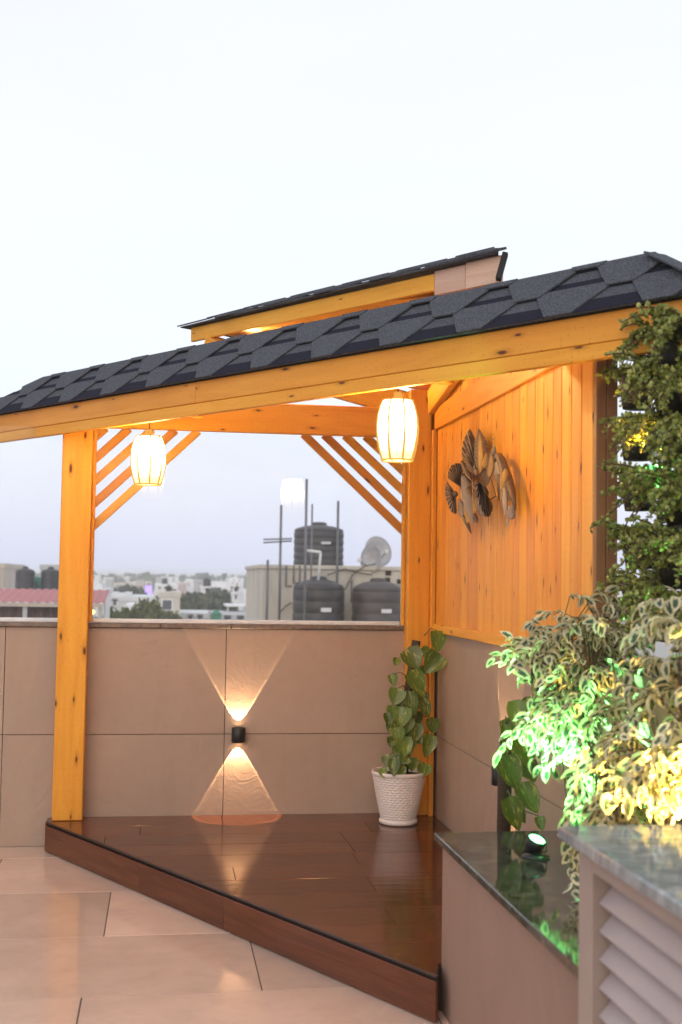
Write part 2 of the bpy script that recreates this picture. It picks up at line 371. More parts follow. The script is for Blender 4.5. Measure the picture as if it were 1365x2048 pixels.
def concrete(name, col, stain=.55):
    s = NT(name); v = s.coords(); f = s.noise(v, .8, 6, .65); st = s.noise(s.coords((2.5, 2.5, .35)), 1.0, 5, .65)
    c = s.mix(s.rng(f, .35, .7, 0, .5), col, tuple(x*.75 for x in col)); c = s.mix(s.rng(st, .52, .72, 0, stain), c, tuple(x*.42 for x in col))
    s.set(Base_Color=c, Roughness=.9); s.bump(f, .3, .03); return s.m
M['cream_wall'] = concrete('stained_cream_wall', (.62, .57, .48))
for k, c in dict(white=(.88, .88, .88), grey=(.50, .50, .50), beige=(.66, .61, .54), pink=(.66, .52, .48), pale=(.76, .77, .78), tan=(.58, .50, .42), teal=(.16, .32, .36)).items(): M['b_'+k] = concrete('city_'+k, c, .3)
M['window_dark'] = flat('window_glass_dark', (.09, .11, .13), .2)
M['tank'] = flat('black_tank_plastic', (.022, .023, .028), .42, 0, .25, 3)
M['tank_dusty'] = flat('dusty_black_tank', (.055, .052, .056), .5, 0, .3, 3)
M['tank_label'] = flat('white_tank_print', (.6, .6, .6), .6)
M['dish'] = flat('grey_dish', (.42, .42, .44), .5)
M['pipe'] = flat('galvanised_pipe', (.16, .16, .17), .5, .4)
M['pvc'] = flat('white_pvc_pipe', (.72, .72, .70), .45)
M['red_roof'] = flat('faded_red_sheet', (.44, .13, .13), .6, 0, .2, 2)
M['curtain'] = flat('brown_curtain', (.13, .075, .06), .85, 0, .3, 4)
M['green_net'] = flat('green_tarp', (.03, .20, .12), .7)
M['ground'] = concrete('dusty_city_ground', (.36, .34, .31))
M['violet'] = emis('violet_sign_light', (.32, .22, 1), 1.4)
M['yellow_bulb'] = emis('yellow_bulb_light', (1, .62, .15), 4)

# ------------------------------------------------------------------ terrace: floor, walls
H0 = -13.0
tb = box('terrace_building', (-7, -11, H0), (2.2, .13, -.012), M['b_beige'], None, 0); tag(tb, kind='structure')
fl = box('terrace_floor', (-7, -11, -.011), (2.2, -.001, -.004), M['grout'], None, 0); tag(fl, kind='structure')
rows = [(-.27+.705*k) for k in (1, 0)]+[(-.27-.705*k) for k in range(1, 9)]
offs = {-0.27: .417, -0.975: -.2, -1.68: .39, -2.385: -.242, -3.09: .36}
poly_all = [(-6.9, -10), (1.545, -10), (1.545, -.003), (-6.9, -.003)]
G = .0022
for k in range(12):
    y1 = -.27-.705*(k-1); y0 = y1-.705
    if y1 > 0: y1 = -.003+G
    off = offs.get(round(y1, 3), .1*(k % 5)) if k else .9
    x = off-1.2*7
    while x < 1.6:
        p = clip_rect(poly_all, x+G, x+1.2-G, y0+G, y1-G)
        if len(p) > 2 and area(p) > .004: prism('floor_tile', p, -.006, random.uniform(-.0006, .0006), M['floor_tile'], fl, .0012)
        x += 1.2

WT = .012
bw = thing('parapet_wall', (0, .06, 0), 'long waist-high parapet wall of beige tiles with a thin brown coping', 'wall')
box('wall_core', (-7, WT+.001, -.003), (1.547+.13, .128, 1.185), M['grout'], bw, 0)
def tiles(par, f, xs, zs, x0, x1, z0, z1):
    for a, b in zip(zs, zs[1:]):
        for c, d in zip(xs, xs[1:]):
            p = clip_rect([(x0, z0), (x1, z0), (x1, z1), (x0, z1)], c+G*.8, d-G*.8, a+G*.8, b-G*.8)
            if len(p) > 2 and area(p) > .002: prism('wall_tile', p, 0, WT+random.uniform(-.0006, .0006), M['wall_tile'], par, .001, f)
xs = [-.835-1.2*k for k in range(6, -1, -1)]+[.365, 1.565]
xs = sorted(set(xs))
tiles(bw, lambda x, z, d: Vector((x, WT-d+.0005, z)), xs, [-.6, .6, 1.185], -6.9, 1.545, 0, 1.185)
cop = [-7, -.9, .0, .39, 1.378]
for a, b in zip(cop, cop[1:]): box('coping', (a+.001, -.018, 1.186), (b-.001, .135, 1.211), M['coping'], bw, .003)

sw = thing('side_wall', (1.6, -1.4, 0), 'beige tiled low wall on the right under the pine panelling', 'wall')
box('wall_core', (1.547+WT+.001, -10, -.003), (1.547+.13, .009, 1.175), M['grout'], sw, 0)
tiles(sw, lambda y, z, d: Vector((1.547+WT-d+.0005, y, z)), [-.16-1.2*k for k in range(8, -1, -1)]+[.2], [-.6, .6, 1.175], -9.5, -.003, 0, 1.175)

# ------------------------------------------------------------------ deck
DZ = .156
DP = [(-.57, -.004), (-.57, -.127), (.945, -2.765), (.975, -2.645), (1.543, -2.642), (1.543, -.004)]
dk = thing('corner_deck', (.4, -1, 0), 'low triangular corner deck of glossy dark brown wood-look planks', 'deck')
prism('deck_base', [(-.56, -.01), (-.56, -.127), (.940, -2.752), (.968, -2.65), (1.535, -2.65), (1.535, -.01)], .002, DZ-.012, M['deck_trim'], dk)
DPc = [(-.57, -.004), (-.57, -.127), (.945, -2.765), (1.543, -2.765), (1.543, -.004)]
jo = [.356, 1.12, .95, -.245, .94, .35, .93, .2, .92, .55, .1, .7]
for k in range(12):
    y1 = -.02-.2375*k; y0 = y1-.2375
    if k == 0: y1 = -.004
    x = jo[k]-3.6
    while x < 1.6:
        p = clip_rect(DPc, x+.0012, x+1.2-.0012, y0+.0012, y1-.0012)
        if p and y1 > -2.643 and y0 < -2.643:
            pass
        if len(p) > 2 and area(p) > .0006:
            if y0 < -2.642: p = clip(p, .12, -.03, .1958)
            if len(p) > 2: prism('plank', p, DZ-.011, DZ+random.uniform(-.0007, .0004), M['deck'], dk, .0012)
        x += 1.2
A_, B_ = Vector((-.57, -.127, 0)), Vector((.945, -2.765, 0))
dn = Vector((B_.y-A_.y, -(B_.x-A_.x), 0)).normalized()
if dn.x > 0: dn = -dn
dd = (B_-A_).normalized(); LL = (B_-A_).length
segs = [0, 1.02, 1.745, LL]
for a, b in zip(segs, segs[1:]):
    p0, p1 = A_+dd*(a+.0015)+dn*.007, A_+dd*(b-.0015)+dn*.007; z = Vector((0, 0, .071))
    board('fascia_board', p0+z, p1+z, .014, .134, M['deck'], dk, r=.002)
board('edge_trim', A_+dn*.005+Vector((0,0,.1525)), B_+dn*.005+Vector((0,0,.1525)), .016, .005, M['deck_trim'], dk, r=.002)
box('end_board', (-.584, -.12, .003), (-.571, -.003, DZ-.004), M['deck'], dk, .002)

# ------------------------------------------------------------------ wood wall panelling
pn = thing('pine_panelling', (1.535, -1.3, 1.18), 'orange pine board panelling covering the right wall above the tiles', 'wall panel')
y = -.14; k = 0
while y > -2.60:
    wdt = min([.112, .118, .105, .114][k % 4], y+2.615)
    zt = 2.62
    board('plank', (1.538+random.uniform(-.0008, .0008), y-wdt/2, 1.19), (1.538, y-wdt/2, zt), wdt-.0042, .016, M['pine'], pn, (1, 0, 0), .003)
    y -= wdt; k += 1
box('backing_board', (1.547, -2.61, 1.182), (1.557, .1, 2.62), M['pine_shaded'], pn, 0)
box('corner_board', (1.506, -.02, 1.2), (1.5465, .06, 2.56), M['pine'], pn, .002)
board('top_rail', (1.519, -.145, 2.39), (1.519, -2.615, 2.39), .02, .13, M['pine'], pn)
board('base_rail', (1.521, -.145, 1.207), (1.521, -2.615, 1.207), .016, .048, M['pine'], pn)
for a, b in ((1.531, 1.569), (1.571, 1.612)):
    board('end_post', ((a+b)/2, -2.632, 1.18), ((a+b)/2, -2.632, 2.62), .03, b-a, M['pine_shaded'], pn, (1, 0, 0), .003)

# ------------------------------------------------------------------ pavilion (posts, beams, roof)
T, N = Vector((.594, -.8045, 0)), Vector((.8045, .594, 0)); O = Vector((0, -.935, 0))
def W(u, v, z): return O+T*u+N*v+Vector((0, 0, z))
pv = thing('wooden_pavilion', (-.47, -.06, .156), 'pine corner pavilion with dark shingled eave, slatted brackets and orange posts', 'pavilion')
PN = M['pine']
board('post', (-.472, -.058, DZ), (-.472, -.058, 2.41), .16, .105, PN, pv, (0, 1, 0), .005)
box('post_trim', (-.391, -.038, 1.214), (-.374, .012, 2.284), PN, pv, .003)
board('post', (1.44, -.052, DZ), (1.44, -.052, 2.56), .128, .095, PN, pv, (0, 1, 0), .005)
board('corner_trim', (1.518, -.072, DZ), (1.518, -.072, 2.33), .026, .12, PN, pv, (0, 1, 0), .003)
box('post_trim', (1.357, -.03, 1.214), (1.375, .014, 2.284), PN, pv, .003)
board('beam', (-.55, -.04, 2.371), (1.375, -.04, 2.371), .06, .168, PN, pv, r=.005)
for k in range(5):   # bracket slats, both corners
    d = .1205*k
    board('brace_slat', (.785+d, .062, 2.303), (1.40, .062, 1.737+d*.955), .026, .046, PN, pv, (.68, 0, .73), .003)
    e = .129*k
    board('brace_slat', (.185-e, .062, 2.300), (-.41, .062, 1.722+e*.975), .026, .046, PN, pv, (-.68, 0, .73), .003)
# front fascia: two boards one above the other, with a butt joint on the left
def fas(u0, u1, z0, z1, v=.0):
    return board('fascia_board', W(u0, v+.014, (z0+z1)/2), W(u1, v+.014, (z0+z1)/2), .028, z1-z0, PN, pv, r=.003)
fas(-2.0, .2245, 2.287, 2.388); fas(.2265, 2.93, 2.287, 2.388)
fas(-2.0, 2.93, 2.23, 2.285)
board('inner_beam', W(-1.9, .075, 2.325), W(2.85, .075, 2.325), .09, .13, PN, pv)
# front roof strip: solid with a steep shingled face
def solid(name, pts_bottom, pts_top, mat, parent):
    n = len(pts_bottom); pts = list(pts_bottom)+list(pts_top); c = sum(pts, Vector())/len(pts)
    bm = bmesh.new(); v = [bm.verts.new(p-c) for p in pts]
    bm.faces.new(v[:n][::-1]); bm.faces.new(v[n:])
    for i in range(n): bm.faces.new((v[i], v[(i+1)%n], v[n+(i+1)%n], v[n+i]))
    return obj(name, finish(bm, name, mat), parent, Matrix.Translation(c))
E0, E1, Z0, Z1 = -.03, .17, 2.390, 2.598
UL, UR, TL, TR = -2.12, 2.90, -1.42, 2.55
solid('roof_body', [W(UL, E0+.012, Z0+.004), W(UR, E0+.012, Z0+.004), W(UR, .5, Z0+.004), W(UL, .5, Z0+.004)],
      [W(TL, E1+.012, Z1-.004), W(TR, E1+.012, Z1-.004), W(TR-.05, .5, Z1-.004), W(TL+.1, .5, Z1-.004)], M['shingle'], pv)
sl = math.hypot(E1-E0, Z1-Z0); s_v = Vector((0, (E1-E0)/sl, (Z1-Z0)/sl))
nrm = (N*(-(Z1-Z0)/sl) + Vector((0, 0, (E1-E0)/sl)))
def S(u, s, h):   # point on the steep strip: u along, s up the slope, h above it
    return W(u, E0+s*s_v.y, Z0+s*s_v.z)+nrm*h
fr = prism('front_shingles', [(UL, 0), (UR, 0), (TR, sl), (TL, sl)], 0, .004, M['shingle'], pv, 0, S)
def strip(s0, s1, h0, h1, mat):
    e0 = UL+(TL-UL)*s0/sl; e1 = UL+(TL-UL)*s1/sl; r0 = UR+(TR-UR)*s0/sl; r1 = UR+(TR-UR)*s1/sl
    return prism('shingle_band', [(e0, s0), (r0, s0), (r1, s1), (e1, s1)], h0, h1, mat, fr, 0, S)
REP, EX = .392, .134
def inside(p):   # clip to the hips of the strip
    p = clip(p, sl, -(TR-UR), sl*UR); p = clip(p, -sl, (TL-UL), -sl*UL); return clip(p, 0, 1, sl+.004)
for row in range(3):
    s0 = row*EX-.004; base = 2.235-REP*.5*(row % 2)
    strip(max(s0, 0)+.0, min(s0+.072, sl-.002), .0042+.0006*row, .0062+.0006*row, M['shingle_band'])
    for k in range(-12, 3):
        c = base+.055+REP*k+REP*.0
        bw_, tw, e2 = .056, .150, EX
        j = random.uniform(-.003, .003)
        p = [(c-bw_, s0+j), (c+bw_, s0+j), (c+tw, s0+e2), (c+tw, s0+e2+.03), (c-tw, s0+e2+.03), (c-tw, s0+e2)]
        p = inside(p)
        if len(p) > 2 and area(p) > .0008: prism('shingle', p, .0065+.004*row, .0125+.0042*row, M['shingle'], fr, .0008, S)
# ridge caps along the top edge of the strip and down the right hip
for k in range(15):
    u0 = TL+.01+k*.28
    if u0 > TR-.03: break
    u1 = min(u0+.30, TR)
    board('ridge_cap', W(u0, E1+.028, Z1+.010), W(u1, E1+.028, Z1+.009), .06, .008, M['shingle'], pv, (.08, .06, 1), .001)
for k in range(3):
    p0 = Vector(S(UR, 0, .014)).lerp(Vector(S(TR, sl, .010)), k/3); p1 = Vector(S(UR, 0, .014)).lerp(Vector(S(TR, sl, .010)), min(1, (k+1.02)/3))
    board('ridge_cap', p0, p1, .085, .007, M['shingle'], pv, (0.1, -.3, 1), .001)
# upper roof: fascia line, shallow shingled front slope, back slope with plank ceiling
VU = .71
def ufas(name, u0, u1, z0, z1, mat): return board(name, W(u0, VU+.012, (z0+z1)/2), W(u1, VU+.012, (z0+z1)/2), .024, z1-z0, mat, pv, r=.003)
ufas('fascia_board', -.743, 1.083, 2.814, 2.894, PN)
ufas('fascia_board', 1.085, 1.268, 2.790, 2.905, M['pine_raw']); ufas('fascia_board', 1.270, 1.468, 2.790, 2.912, M['pine_raw'])
VR, ZR = 1.02, 3.035
rb = solid('roof_body', [W(-.80, VU-.035, 2.897), W(1.485, VU-.035, 2.913), W(1.22, VR, 2.90), W(-.80, VR, 2.90)],
      [W(-.79, VU-.034, 2.902), W(1.485, VU-.034, 2.918), W(1.20, VR, ZR+.010), W(-.40, VR, ZR)], M['shingle'], pv)
def S2(u, s, h):
    L2 = math.hypot(VR-VU+.035, ZR-2.90); a = s/L2; zz = 2.902+.016*(u+.8)/2.3
    return W(u, VU-.035+(VR-VU+.035)*a, zz+(ZR+.016*(u+.8)/2.3-zz)*a+h*.95)
for row in range(3):
    for k in range(-6, 6):
        c = .38+.2*(row % 2)+REP*k; s0 = row*.105-.012+random.uniform(-.01, .01)
        p = [(c-.06, s0), (c+.06, s0), (c+.155, s0+.105), (c+.155, s0+.14), (c-.155, s0+.14), (c-.155, s0+.105)]
        p = clip(clip(p, 1, .85, 1.495), -1, 1.1, .79)
        if len(p) > 2 and area(p) > .002: prism('shingle', p, .003+.003*row, .010+.0035*row+random.uniform(0, .003), M['shingle'], rb, 0, S2)
board('end_flange', W(1.4690, VU-.010, 2.860), W(1.489, VU+.004, 2.854), .04, .126, M['felt'], pv, (.15, .1, 1), .003)
for k in range(2): board('ridge_cap', W(1.06+.2*k, VU-.012, 2.927+.004*k), W(1.29+.2*k, VU-.012, 2.929+.004*k), .06, .012, M['shingle'], pv, (-.25, -.2, 1), .001)
solid('roof_back', [W(-.80, VR, 2.90), W(1.20, VR, 2.90), W(.32, 1.95, 2.56), W(.12, 1.95, 2.56)],
      [W(-.80, VR+.001, ZR), W(1.18, VR+.001, ZR), W(.32, 1.95, 2.64), W(.12, 1.95, 2.64)], M['shingle'], pv)
uv_ = lambda x, y: (x*T.x+(y+.935)*T.y, x*N.x+(y+.935)*N.y)
tri = [uv_(1.56, .02), uv_(1.56, -1.5), uv_(.12, .02)]
CZ = lambda u, v, h: W(u, v, 2.575+.306*(1.73-v)+h)
v = .735
while v < 1.80:
    p = clip_rect(tri, -3, 3, v+.001, v+.099)
    if len(p) > 2 and area(p) > .001: prism('ceiling_plank', p, 0, .014, PN, pv, 0, CZ)
    v += .1
board('rafter', (1.374, -.035, 2.477), (.20, -.035, 2.766), .05, .145, PN, pv)
board('rafter', (1.50, -.105, 2.487), (1.50, -1.12, 2.67), .045, .14, PN, pv)
box('gable_board', (1.552, -1.7, 2.621), (1.57, -.0, 2.75), M['pine_shaded'], pv, .002)
# hooks of the pendant lamps: cross battens behind the fascia
board('lamp_batten', W(-.34, .10, 2.345), W(-.34, .48, 2.345), .05, .06, PN, pv); board('lamp_batten', W(1.38, .10, 2.345), W(1.38, .48, 2.345), .05, .06, PN, pv)

# ------------------------------------------------------------------ glass screens
def pane(x0, x1, z0, z1, label):
    g = thing('glass_screen', ((x0+x1)/2, .035, z0), label, 'glass screen')
    box('pane', (x0, .030, z0+.012), (x1, .040, z1), M['glass'], g, 0)
    box('channel', (x0, .018, z0), (x1, .052, z0+.022), M['white_channel'], g, .002)
pane(-.373, 1.356, 1.2115, 2.286, 'large clear glass pane between the two orange posts above the parapet')
pane(-4.0, -.56, 1.2115, 2.29, 'glass pane standing on the parapet left of the front post')

# ------------------------------------------------------------------ pendant lamps
def lamp(c, zc, ztop, label):
    L = thing('pendant_lamp', (c[0], c[1], zc), label, 'pendant lamp', 'barrel lamps hanging from the eave')
    C3 = (c[0], c[1], zc); n = 8; prof = [(.063, -.122), (.076, -.08), (.084, -.03), (.087, .01), (.083, .06), (.072, .1), (.062, .122)]
    bm = bmesh.new(); rings = []
    for r_, z in prof:
        ring = []
        for k in range(n):
            for q in range(3):
                a = 2*math.pi*(k+q/3+.18)/n; rr = r_*(1 if q == 0 else .972); ring.append(bm.verts.new((rr*math.cos(a), rr*math.sin(a), z)))
        rings.append(ring)
    m = n*3
    for A, B in zip(rings, rings[1:]):
        for k in range(m): bm.faces.new((A[k], A[(k+1)%m], B[(k+1)%m], B[k]))
    obj('lamp_shade', finish(bm, 'lamp_shade', M['shade'], False), L, Matrix.Translation(C3))
    for k in range(n):
        a = 2*math.pi*(k+.18)/n
        tube('rib', [(c[0]+(r_+.0015)*math.cos(a), c[1]+(r_+.0015)*math.sin(a), zc+z) for r_, z in prof], .0052, M['rib'], L, 6)
    for r_, z, nm in ((.0635, -.123, 'lower_ring'), (.0625, .123, 'upper_ring')):
        tube(nm, [(c[0]+r_*math.cos(a), c[1]+r_*math.sin(a), zc+z) for a in [2*math.pi*k/24 for k in range(25)]], .0042, M['rib'], L, 6)
    lathe('cap', [(.061, 0), (.05, .006), (.019, .008), (.016, .034), (.012, .037)], M['rib'], L, 20, (c[0], c[1], zc+.122), False, True)
    tube('cord', [(c[0], c[1], zc+.158), (c[0]+.001, c[1], (zc+ztop)/2), (c[0], c[1], ztop)], .0028, M['black_metal'], L, 6)
    bm = bmesh.new(); bmesh.ops.create_uvsphere(bm, u_segments=12, v_segments=8, radius=.026); obj('bulb', finish(bm, 'bulb', M['bulb'], True), L, Matrix.Translation((c[0], c[1], zc+.05)))
lamp((-.083, -.573), 2.062, 2.316, 'smaller-looking lit barrel lamp hanging beside the left post')
lamp((.94, -1.957), 2.083, 2.316, 'lit barrel lamp hanging nearer, in front of the panelled corner')

fl_p = Vector((.44, -.03, 2.765))
fd = thing('eave_floodlight', fl_p, 'small warm floodlight glowing under the left end of the upper roof', 'floodlight')
fa = Vector((.76, -.56, -.33)).normalized(); Mf = Matrix.Translation(fl_p) @ fa.to_track_quat('Z', 'Y').to_matrix().to_4x4()
bm = bmesh.new(); add_box(bm, (-.045, -.03, -.03), (.045, .03, .0)); bevel(bm, .004); obj('lamp_body', finish(bm, 'lamp_body', M['black_metal']), fd, Mf)
bm = bmesh.new(); add_box(bm, (-.038, -.024, .0005), (.038, .024, .003)); obj('lens', finish(bm, 'lens', M['lens_warm']), fd, Mf)
tube('bracket', [fl_p+Vector((0, 0, .02)), fl_p+Vector((0, .0, .055))], .006, M['black_metal'], fd, 6)

# ------------------------------------------------------------------ wall lights
def spotlight(name, loc, direction, energy, col, size, blend, rad, parent):
    d = bpy.data.lights.new(name, 'SPOT'); d.energy = energy; d.color = col; d.spot_size = size; d.spot_blend = blend; d.shadow_soft_size = rad
    o = bpy.data.objects.new(name, d); q = Vector(direction).to_track_quat('-Z', 'Y'); o.matrix_world = Matrix.Translation(loc) @ q.to_matrix().to_4x4()
    return link(o, parent)
spotlight('flood_beam', fl_p+fa*.012, fa, 470, (1, .60, .19), R(150), .6, .03, fd)
def rim_optics(o, half):
    # the little lens throws a brighter rim round its cone
    d = o.data; d.use_nodes = True; t = d.node_tree; em = next(n for n in t.nodes if n.type == 'EMISSION')
    tc = t.nodes.new('ShaderNodeTexCoord'); sx = t.nodes.new('ShaderNodeSeparateXYZ'); t.links.new(tc.outputs['Normal'], sx.inputs[0])
    ab = t.nodes.new('ShaderNodeMath'); ab.operation = 'ABSOLUTE'; t.links.new(sx.outputs[2], ab.inputs[0])
    ac = t.nodes.new('ShaderNodeMath'); ac.operation = 'ARCCOSINE'; t.links.new(ab.outputs[0], ac.inputs[0])
    mr = t.nodes.new('ShaderNodeMapRange'); mr.inputs[1].default_value = half*.86; mr.inputs[2].default_value = half*.95; mr.inputs[3].default_value = 1; mr.inputs[4].default_value = 2.2; mr.interpolation_type = 'SMOOTHSTEP'
    t.links.new(ac.outputs[0], mr.inputs[0]); t.links.new(mr.outputs[0], em.inputs['Strength'])
def wall_light(p, out_, label):
    o = Vector(out_); c = Vector(p)+o*.037
    L = thing('wall_light', c, label, 'wall light', 'black up and down wall lights')
    prof = [(.030, .0), (.030, .040), (.036, .041), (.0385, .039), (.0385, -.039), (.036, -.041), (.030, -.040), (.030, -.0)]
    lathe('lamp_body', prof, M['black_metal'], L, 28, c, False, False)
    for sgn, nm in ((1, 'up'), (-1, 'down')):
        lathe('lens', [(.0295, .004*sgn), (.0001, .005*sgn)], M['lens_warm'], L, 20, c, False, False)
        rim_optics(spotlight('beam_light', c+Vector((0, 0, .009*sgn)), (0, 0, sgn), 15, (1, .66, .36), R(60), .08, .0025, L), R(30))
wall_light((.441, -.001, .60), (0, -1, 0), 'small black up-down wall light casting a bright cross on the parapet')
wall_light((1.546, -1.53, .61), (-1, 0, 0), 'small black wall light on the right wall half hidden by leaves')

# ------------------------------------------------------------------ plants
def leaf_mesh(name, mat, stations, fold=.25, droop=.3, wav=.0, n=7, thick=False):
    """Leaf of length 1 along +X, half width from stations(t); +Z is its upper face. UV u across, v along."""
    bm = bmesh.new(); uvl = bm.loops.layers.uv.new('UVMap'); R_ = []
    for i in range(n+1):
        t = i/n; h = stations(t); x = t-.12*droop*t*t; z = -droop*t*t*.55
        row = [(-1, h), (-.5, h*.52), (0, 0), (.5, h*.52), (1, h)] if i not in (0, n) else [(0, 0)]
        rr = []
        for s_, hh in row:
            wv = wav*math.sin(t*9+s_*2)
            rr.append((bm.verts.new((x-(abs(s_)*.06 if i == 1 else 0), math.copysign(hh, s_) if s_ else 0, z+fold*hh*abs(s_)+wv*abs(s_))), .5+s_*.5, t))
        R_.append(rr)
    def face(q):
        f = bm.faces.new([a[0] for a in q]); f.smooth = True
        for lp, a in zip(f.loops, q): lp[uvl].uv = (a[1], a[2])
    for A, B in zip(R_, R_[1:]):
        if len(A) == 1:
            for j in range(4): face((A[0], B[j+1], B[j]))
        elif len(B) == 1:
            for j in range(4): face((A[j], A[j+1], B[0]))
        else:
            for j in range(4): face((A[j], A[j+1], B[j+1], B[j]))
    me = bpy.data.meshes.new(name); bm.to_mesh(me); bm.free(); me.materials.append(mat); return me
heart = lambda t: .43*math.sin(math.pi*min(1, (t+.09)/1.09)**.72)**.8 if t < .995 else 0
lance = lambda t: .27*math.sin(math.pi*t**.85)**.85
POTH = [leaf_mesh('leaf', M['pothos'], heart, f, d, wv) for f, d, wv in ((.3, .25, .012), (.45, .4, .015), (.2, .12, .02))]
def feather_mesh(name, mat, fn, n=54, pleats=11, amp=.035, fold=.4):
    bm = bmesh.new(); uvl = bm.loops.layers.uv.new('UVMap'); rows = []; us = (-1, -.66, -.33, 0, .33, .66, 1)
    for i in range(n+1):
        t = i/n; h = max(fn(min(.995, max(.005, t))), .01); rows.append([bm.verts.new((t, u*h, fold*h*abs(u)+amp*math.sin(2*math.pi*pleats*(t-.10*abs(u)))*min(1, abs(u)*2.5)*min(1, h*4)+(.02*math.sin(t*40+u) if abs(u) == 1 else 0))) for u in us])
    for A, B in zip(rows, rows[1:]):
        for j in range(6):
            f = bm.faces.new((A[j], A[j+1], B[j+1], B[j])); f.smooth = True
    for f in bm.faces:
        for lp in f.loops: lp[uvl].uv = (lp.vert.co.y+.5, lp.vert.co.x)
    me = bpy.data.meshes.new(name); bm.to_mesh(me); bm.free(); me.materials.append(mat); return me
def orient(x, up_):
    x = Vector(x).normalized(); z = Vector(up_); z = (z-x*z.dot(x)); z = z.normalized() if z.length > 1e-4 else Vector((0, 1, 0)); y = z.cross(x)
    return Matrix((x, y, z)).transposed()
def place_leaf(meshes, base, tip, width, facing, par, rnd, roll=0):
    base, tip = Vector(base), Vector(tip); L = (tip-base).length
    me = rnd.choice(meshes); Rm = orient(tip-base, facing)
    Mx = Matrix.Translation(base) @ Rm.to_4x4() @ Matrix.Rotation(roll, 4, 'X') @ Matrix.Diagonal((L*1.04, width/.82, L*.9, 1))
    return obj('leaf', me, par, Mx)
def planter_pot(c, r_base, r_rim, h, par):
    z = [(r_base*.96, 0), (r_base*1.07, .006), (r_base*1.07, .022), (r_base*.96, .03)]
    bm = bmesh.new(); n = 168; rows_ = 68; rings = []
    for i in range(rows_+1):
        t = i/rows_; r_ = r_base*.95+(r_rim*.93-r_base*.95)*t**.85; zz = .03+(h-.055)*t; cr_ = int(t*16.999); fv = t*17-cr_; ring = []
        for k in range(n):
            u_ = k/n*28+.5*(cr_ % 2); q = .0052*max(0, math.sin(math.pi*(u_ % 1)))**.5*max(0, math.sin(math.pi*min(1, fv)))**.6
            ring.append(bm.verts.new(((r_+q)*math.cos(2*math.pi*k/n), (r_+q)*math.sin(2*math.pi*k/n), zz)))
        rings.append(ring)
    for A, B in zip(rings, rings[1:]):
        for k in range(n): bm.faces.new((A[k], A[(k+1)%n], B[(k+1)%n], B[k]))
    pt = obj('pot', finish(bm, 'pot', M['pot_white'], True), par, Matrix.Translation(c))
    lathe('pot_base', z, M['pot_white'], pt, 40, c, True, True)
    R1 = r_rim
    lathe('rim', [(R1*.93, h-.028), (R1*.985, h-.022), (R1, h-.010), (R1*.985, h-.001), (R1*.95, h), (R1*.91, h-.006), (R1*.89, h-.03)], M['pot_white'], pt, 40, c, False, False)
    lathe('soil', [(R1*.9, h-.025), (R1*.5, h-.017), (.001, h-.014)], M['soil'], par, 24, c, False, False)
rp_ = random.Random(3)
PX = 1/1356.0
def z2w(zx, zy, dy=0): return Vector((1.0858+(zx-0)*PX*1.0, -.30+dy, 1.309-(zy-0)*PX)) if False else Vector((1.074+zx*PX, -.30+dy, 1.314-zy*PX))
pp = thing('potted_pothos', (1.30, -.29, DZ), 'tall trailing green and yellow pothos in a white basket-weave pot', 'potted plant')
planter_pot((1.30, -.29, DZ), .098, .150, .283, pp)
tube('moss_pole', [(1.335, -.26, DZ+.24), (1.345, -.25, .8), (1.40, -.24, 1.14)], .024, M['moss'], pp, 10)
LV = [((545,150),(560,312),118,-.05),((520,285),(435,352),62,.02),((590,325),(480,462),135,0),((335,280),(412,428),132,-.05),((275,360),(252,412),50,0),((345,445),(455,622),125,-.07),
 ((270,570),(232,692),105,-.06),((345,595),(392,768),84,-.05),((432,648),(506,778),95,-.03),((300,705),(278,845),115,-.08),((200,748),(214,856),62,-.03),((345,775),(328,905),75,-.06),((405,822),(398,968),95,-.04),
 ((262,848),(268,965),85,-.08),((540,795),(545,908),95,0),((508,905),(488,1080),98,-.03),((300,915),(316,1055),108,-.08),((206,1050),(180,1135),82,-.06),((240,1065),(222,1195),72,-.09),((330,1055),(286,1112),82,-.08),
 ((470,1115),(456,1218),98,-.05),((300,1125),(298,1205),42,-.09),((160,1150),(168,1218),52,-.04),((490,625),(512,702),75,.08),((226,815),(212,905),55,-.02),((440,925),(440,985),62,-.02),
 ((250,480),(262,570),60,.05),((390,700),(372,810),75,.06),((430,760),(455,860),80,.07),((350,980),(380,1080),70,.02),((240,930),(232,1010),60,0),((420,500),(455,590),80,.08),((330,650),(330,740),70,.04),
 ((300,640),(272,760),90,.0),((380,640),(420,760),90,.02),((250,700),(236,800),85,-.02),((330,850),(345,960),90,-.02),((380,900),(405,1010),80,0),((290,990),(262,1090),85,-.04),((270,800),(300,900),85,-.03),((430,560),(470,650),80,.03),((400,330),(420,430),100,.05),((480,420),(520,480),90,.05),((370,1080),(392,1180),80,-.03),((250,1110),(262,1200),70,-.07)]
for b, t_, wd, dy in LV:
    base = z2w(b[0], b[1], dy-.03); tip = z2w(t_[0], t_[1], dy-.05+rp_.uniform(-.02, .01))
    side = (b[0]-370)/500
    place_leaf(POTH, base, tip, wd*PX*1.2, (side+rp_.uniform(-.25, .25), -1, .45), pp, rp_)
    q = Vector((1.335+.25*max(0, base.z-.8), -.27, base.z-.035)); tube('petiole', [q, q.lerp(base, .6)+Vector((0, 0, .022)), base], [.003, .0026, .002], M['stem'], pp, 5)
p2 = thing('potted_pothos', (1.27, -2.40, DZ), 'broad-leaved pothos standing behind the granite planter edge before the right wall', 'potted plant')
planter_pot((1.27, -2.40, DZ), .098, .150, .283, p2)
tube('moss_pole', [(1.27, -2.40, DZ+.24), (1.275, -2.40, .8), (1.285, -2.40, .93)], .026, M['moss'], p2, 10)
SC2 = 4.40/2386.5/2.703*.985
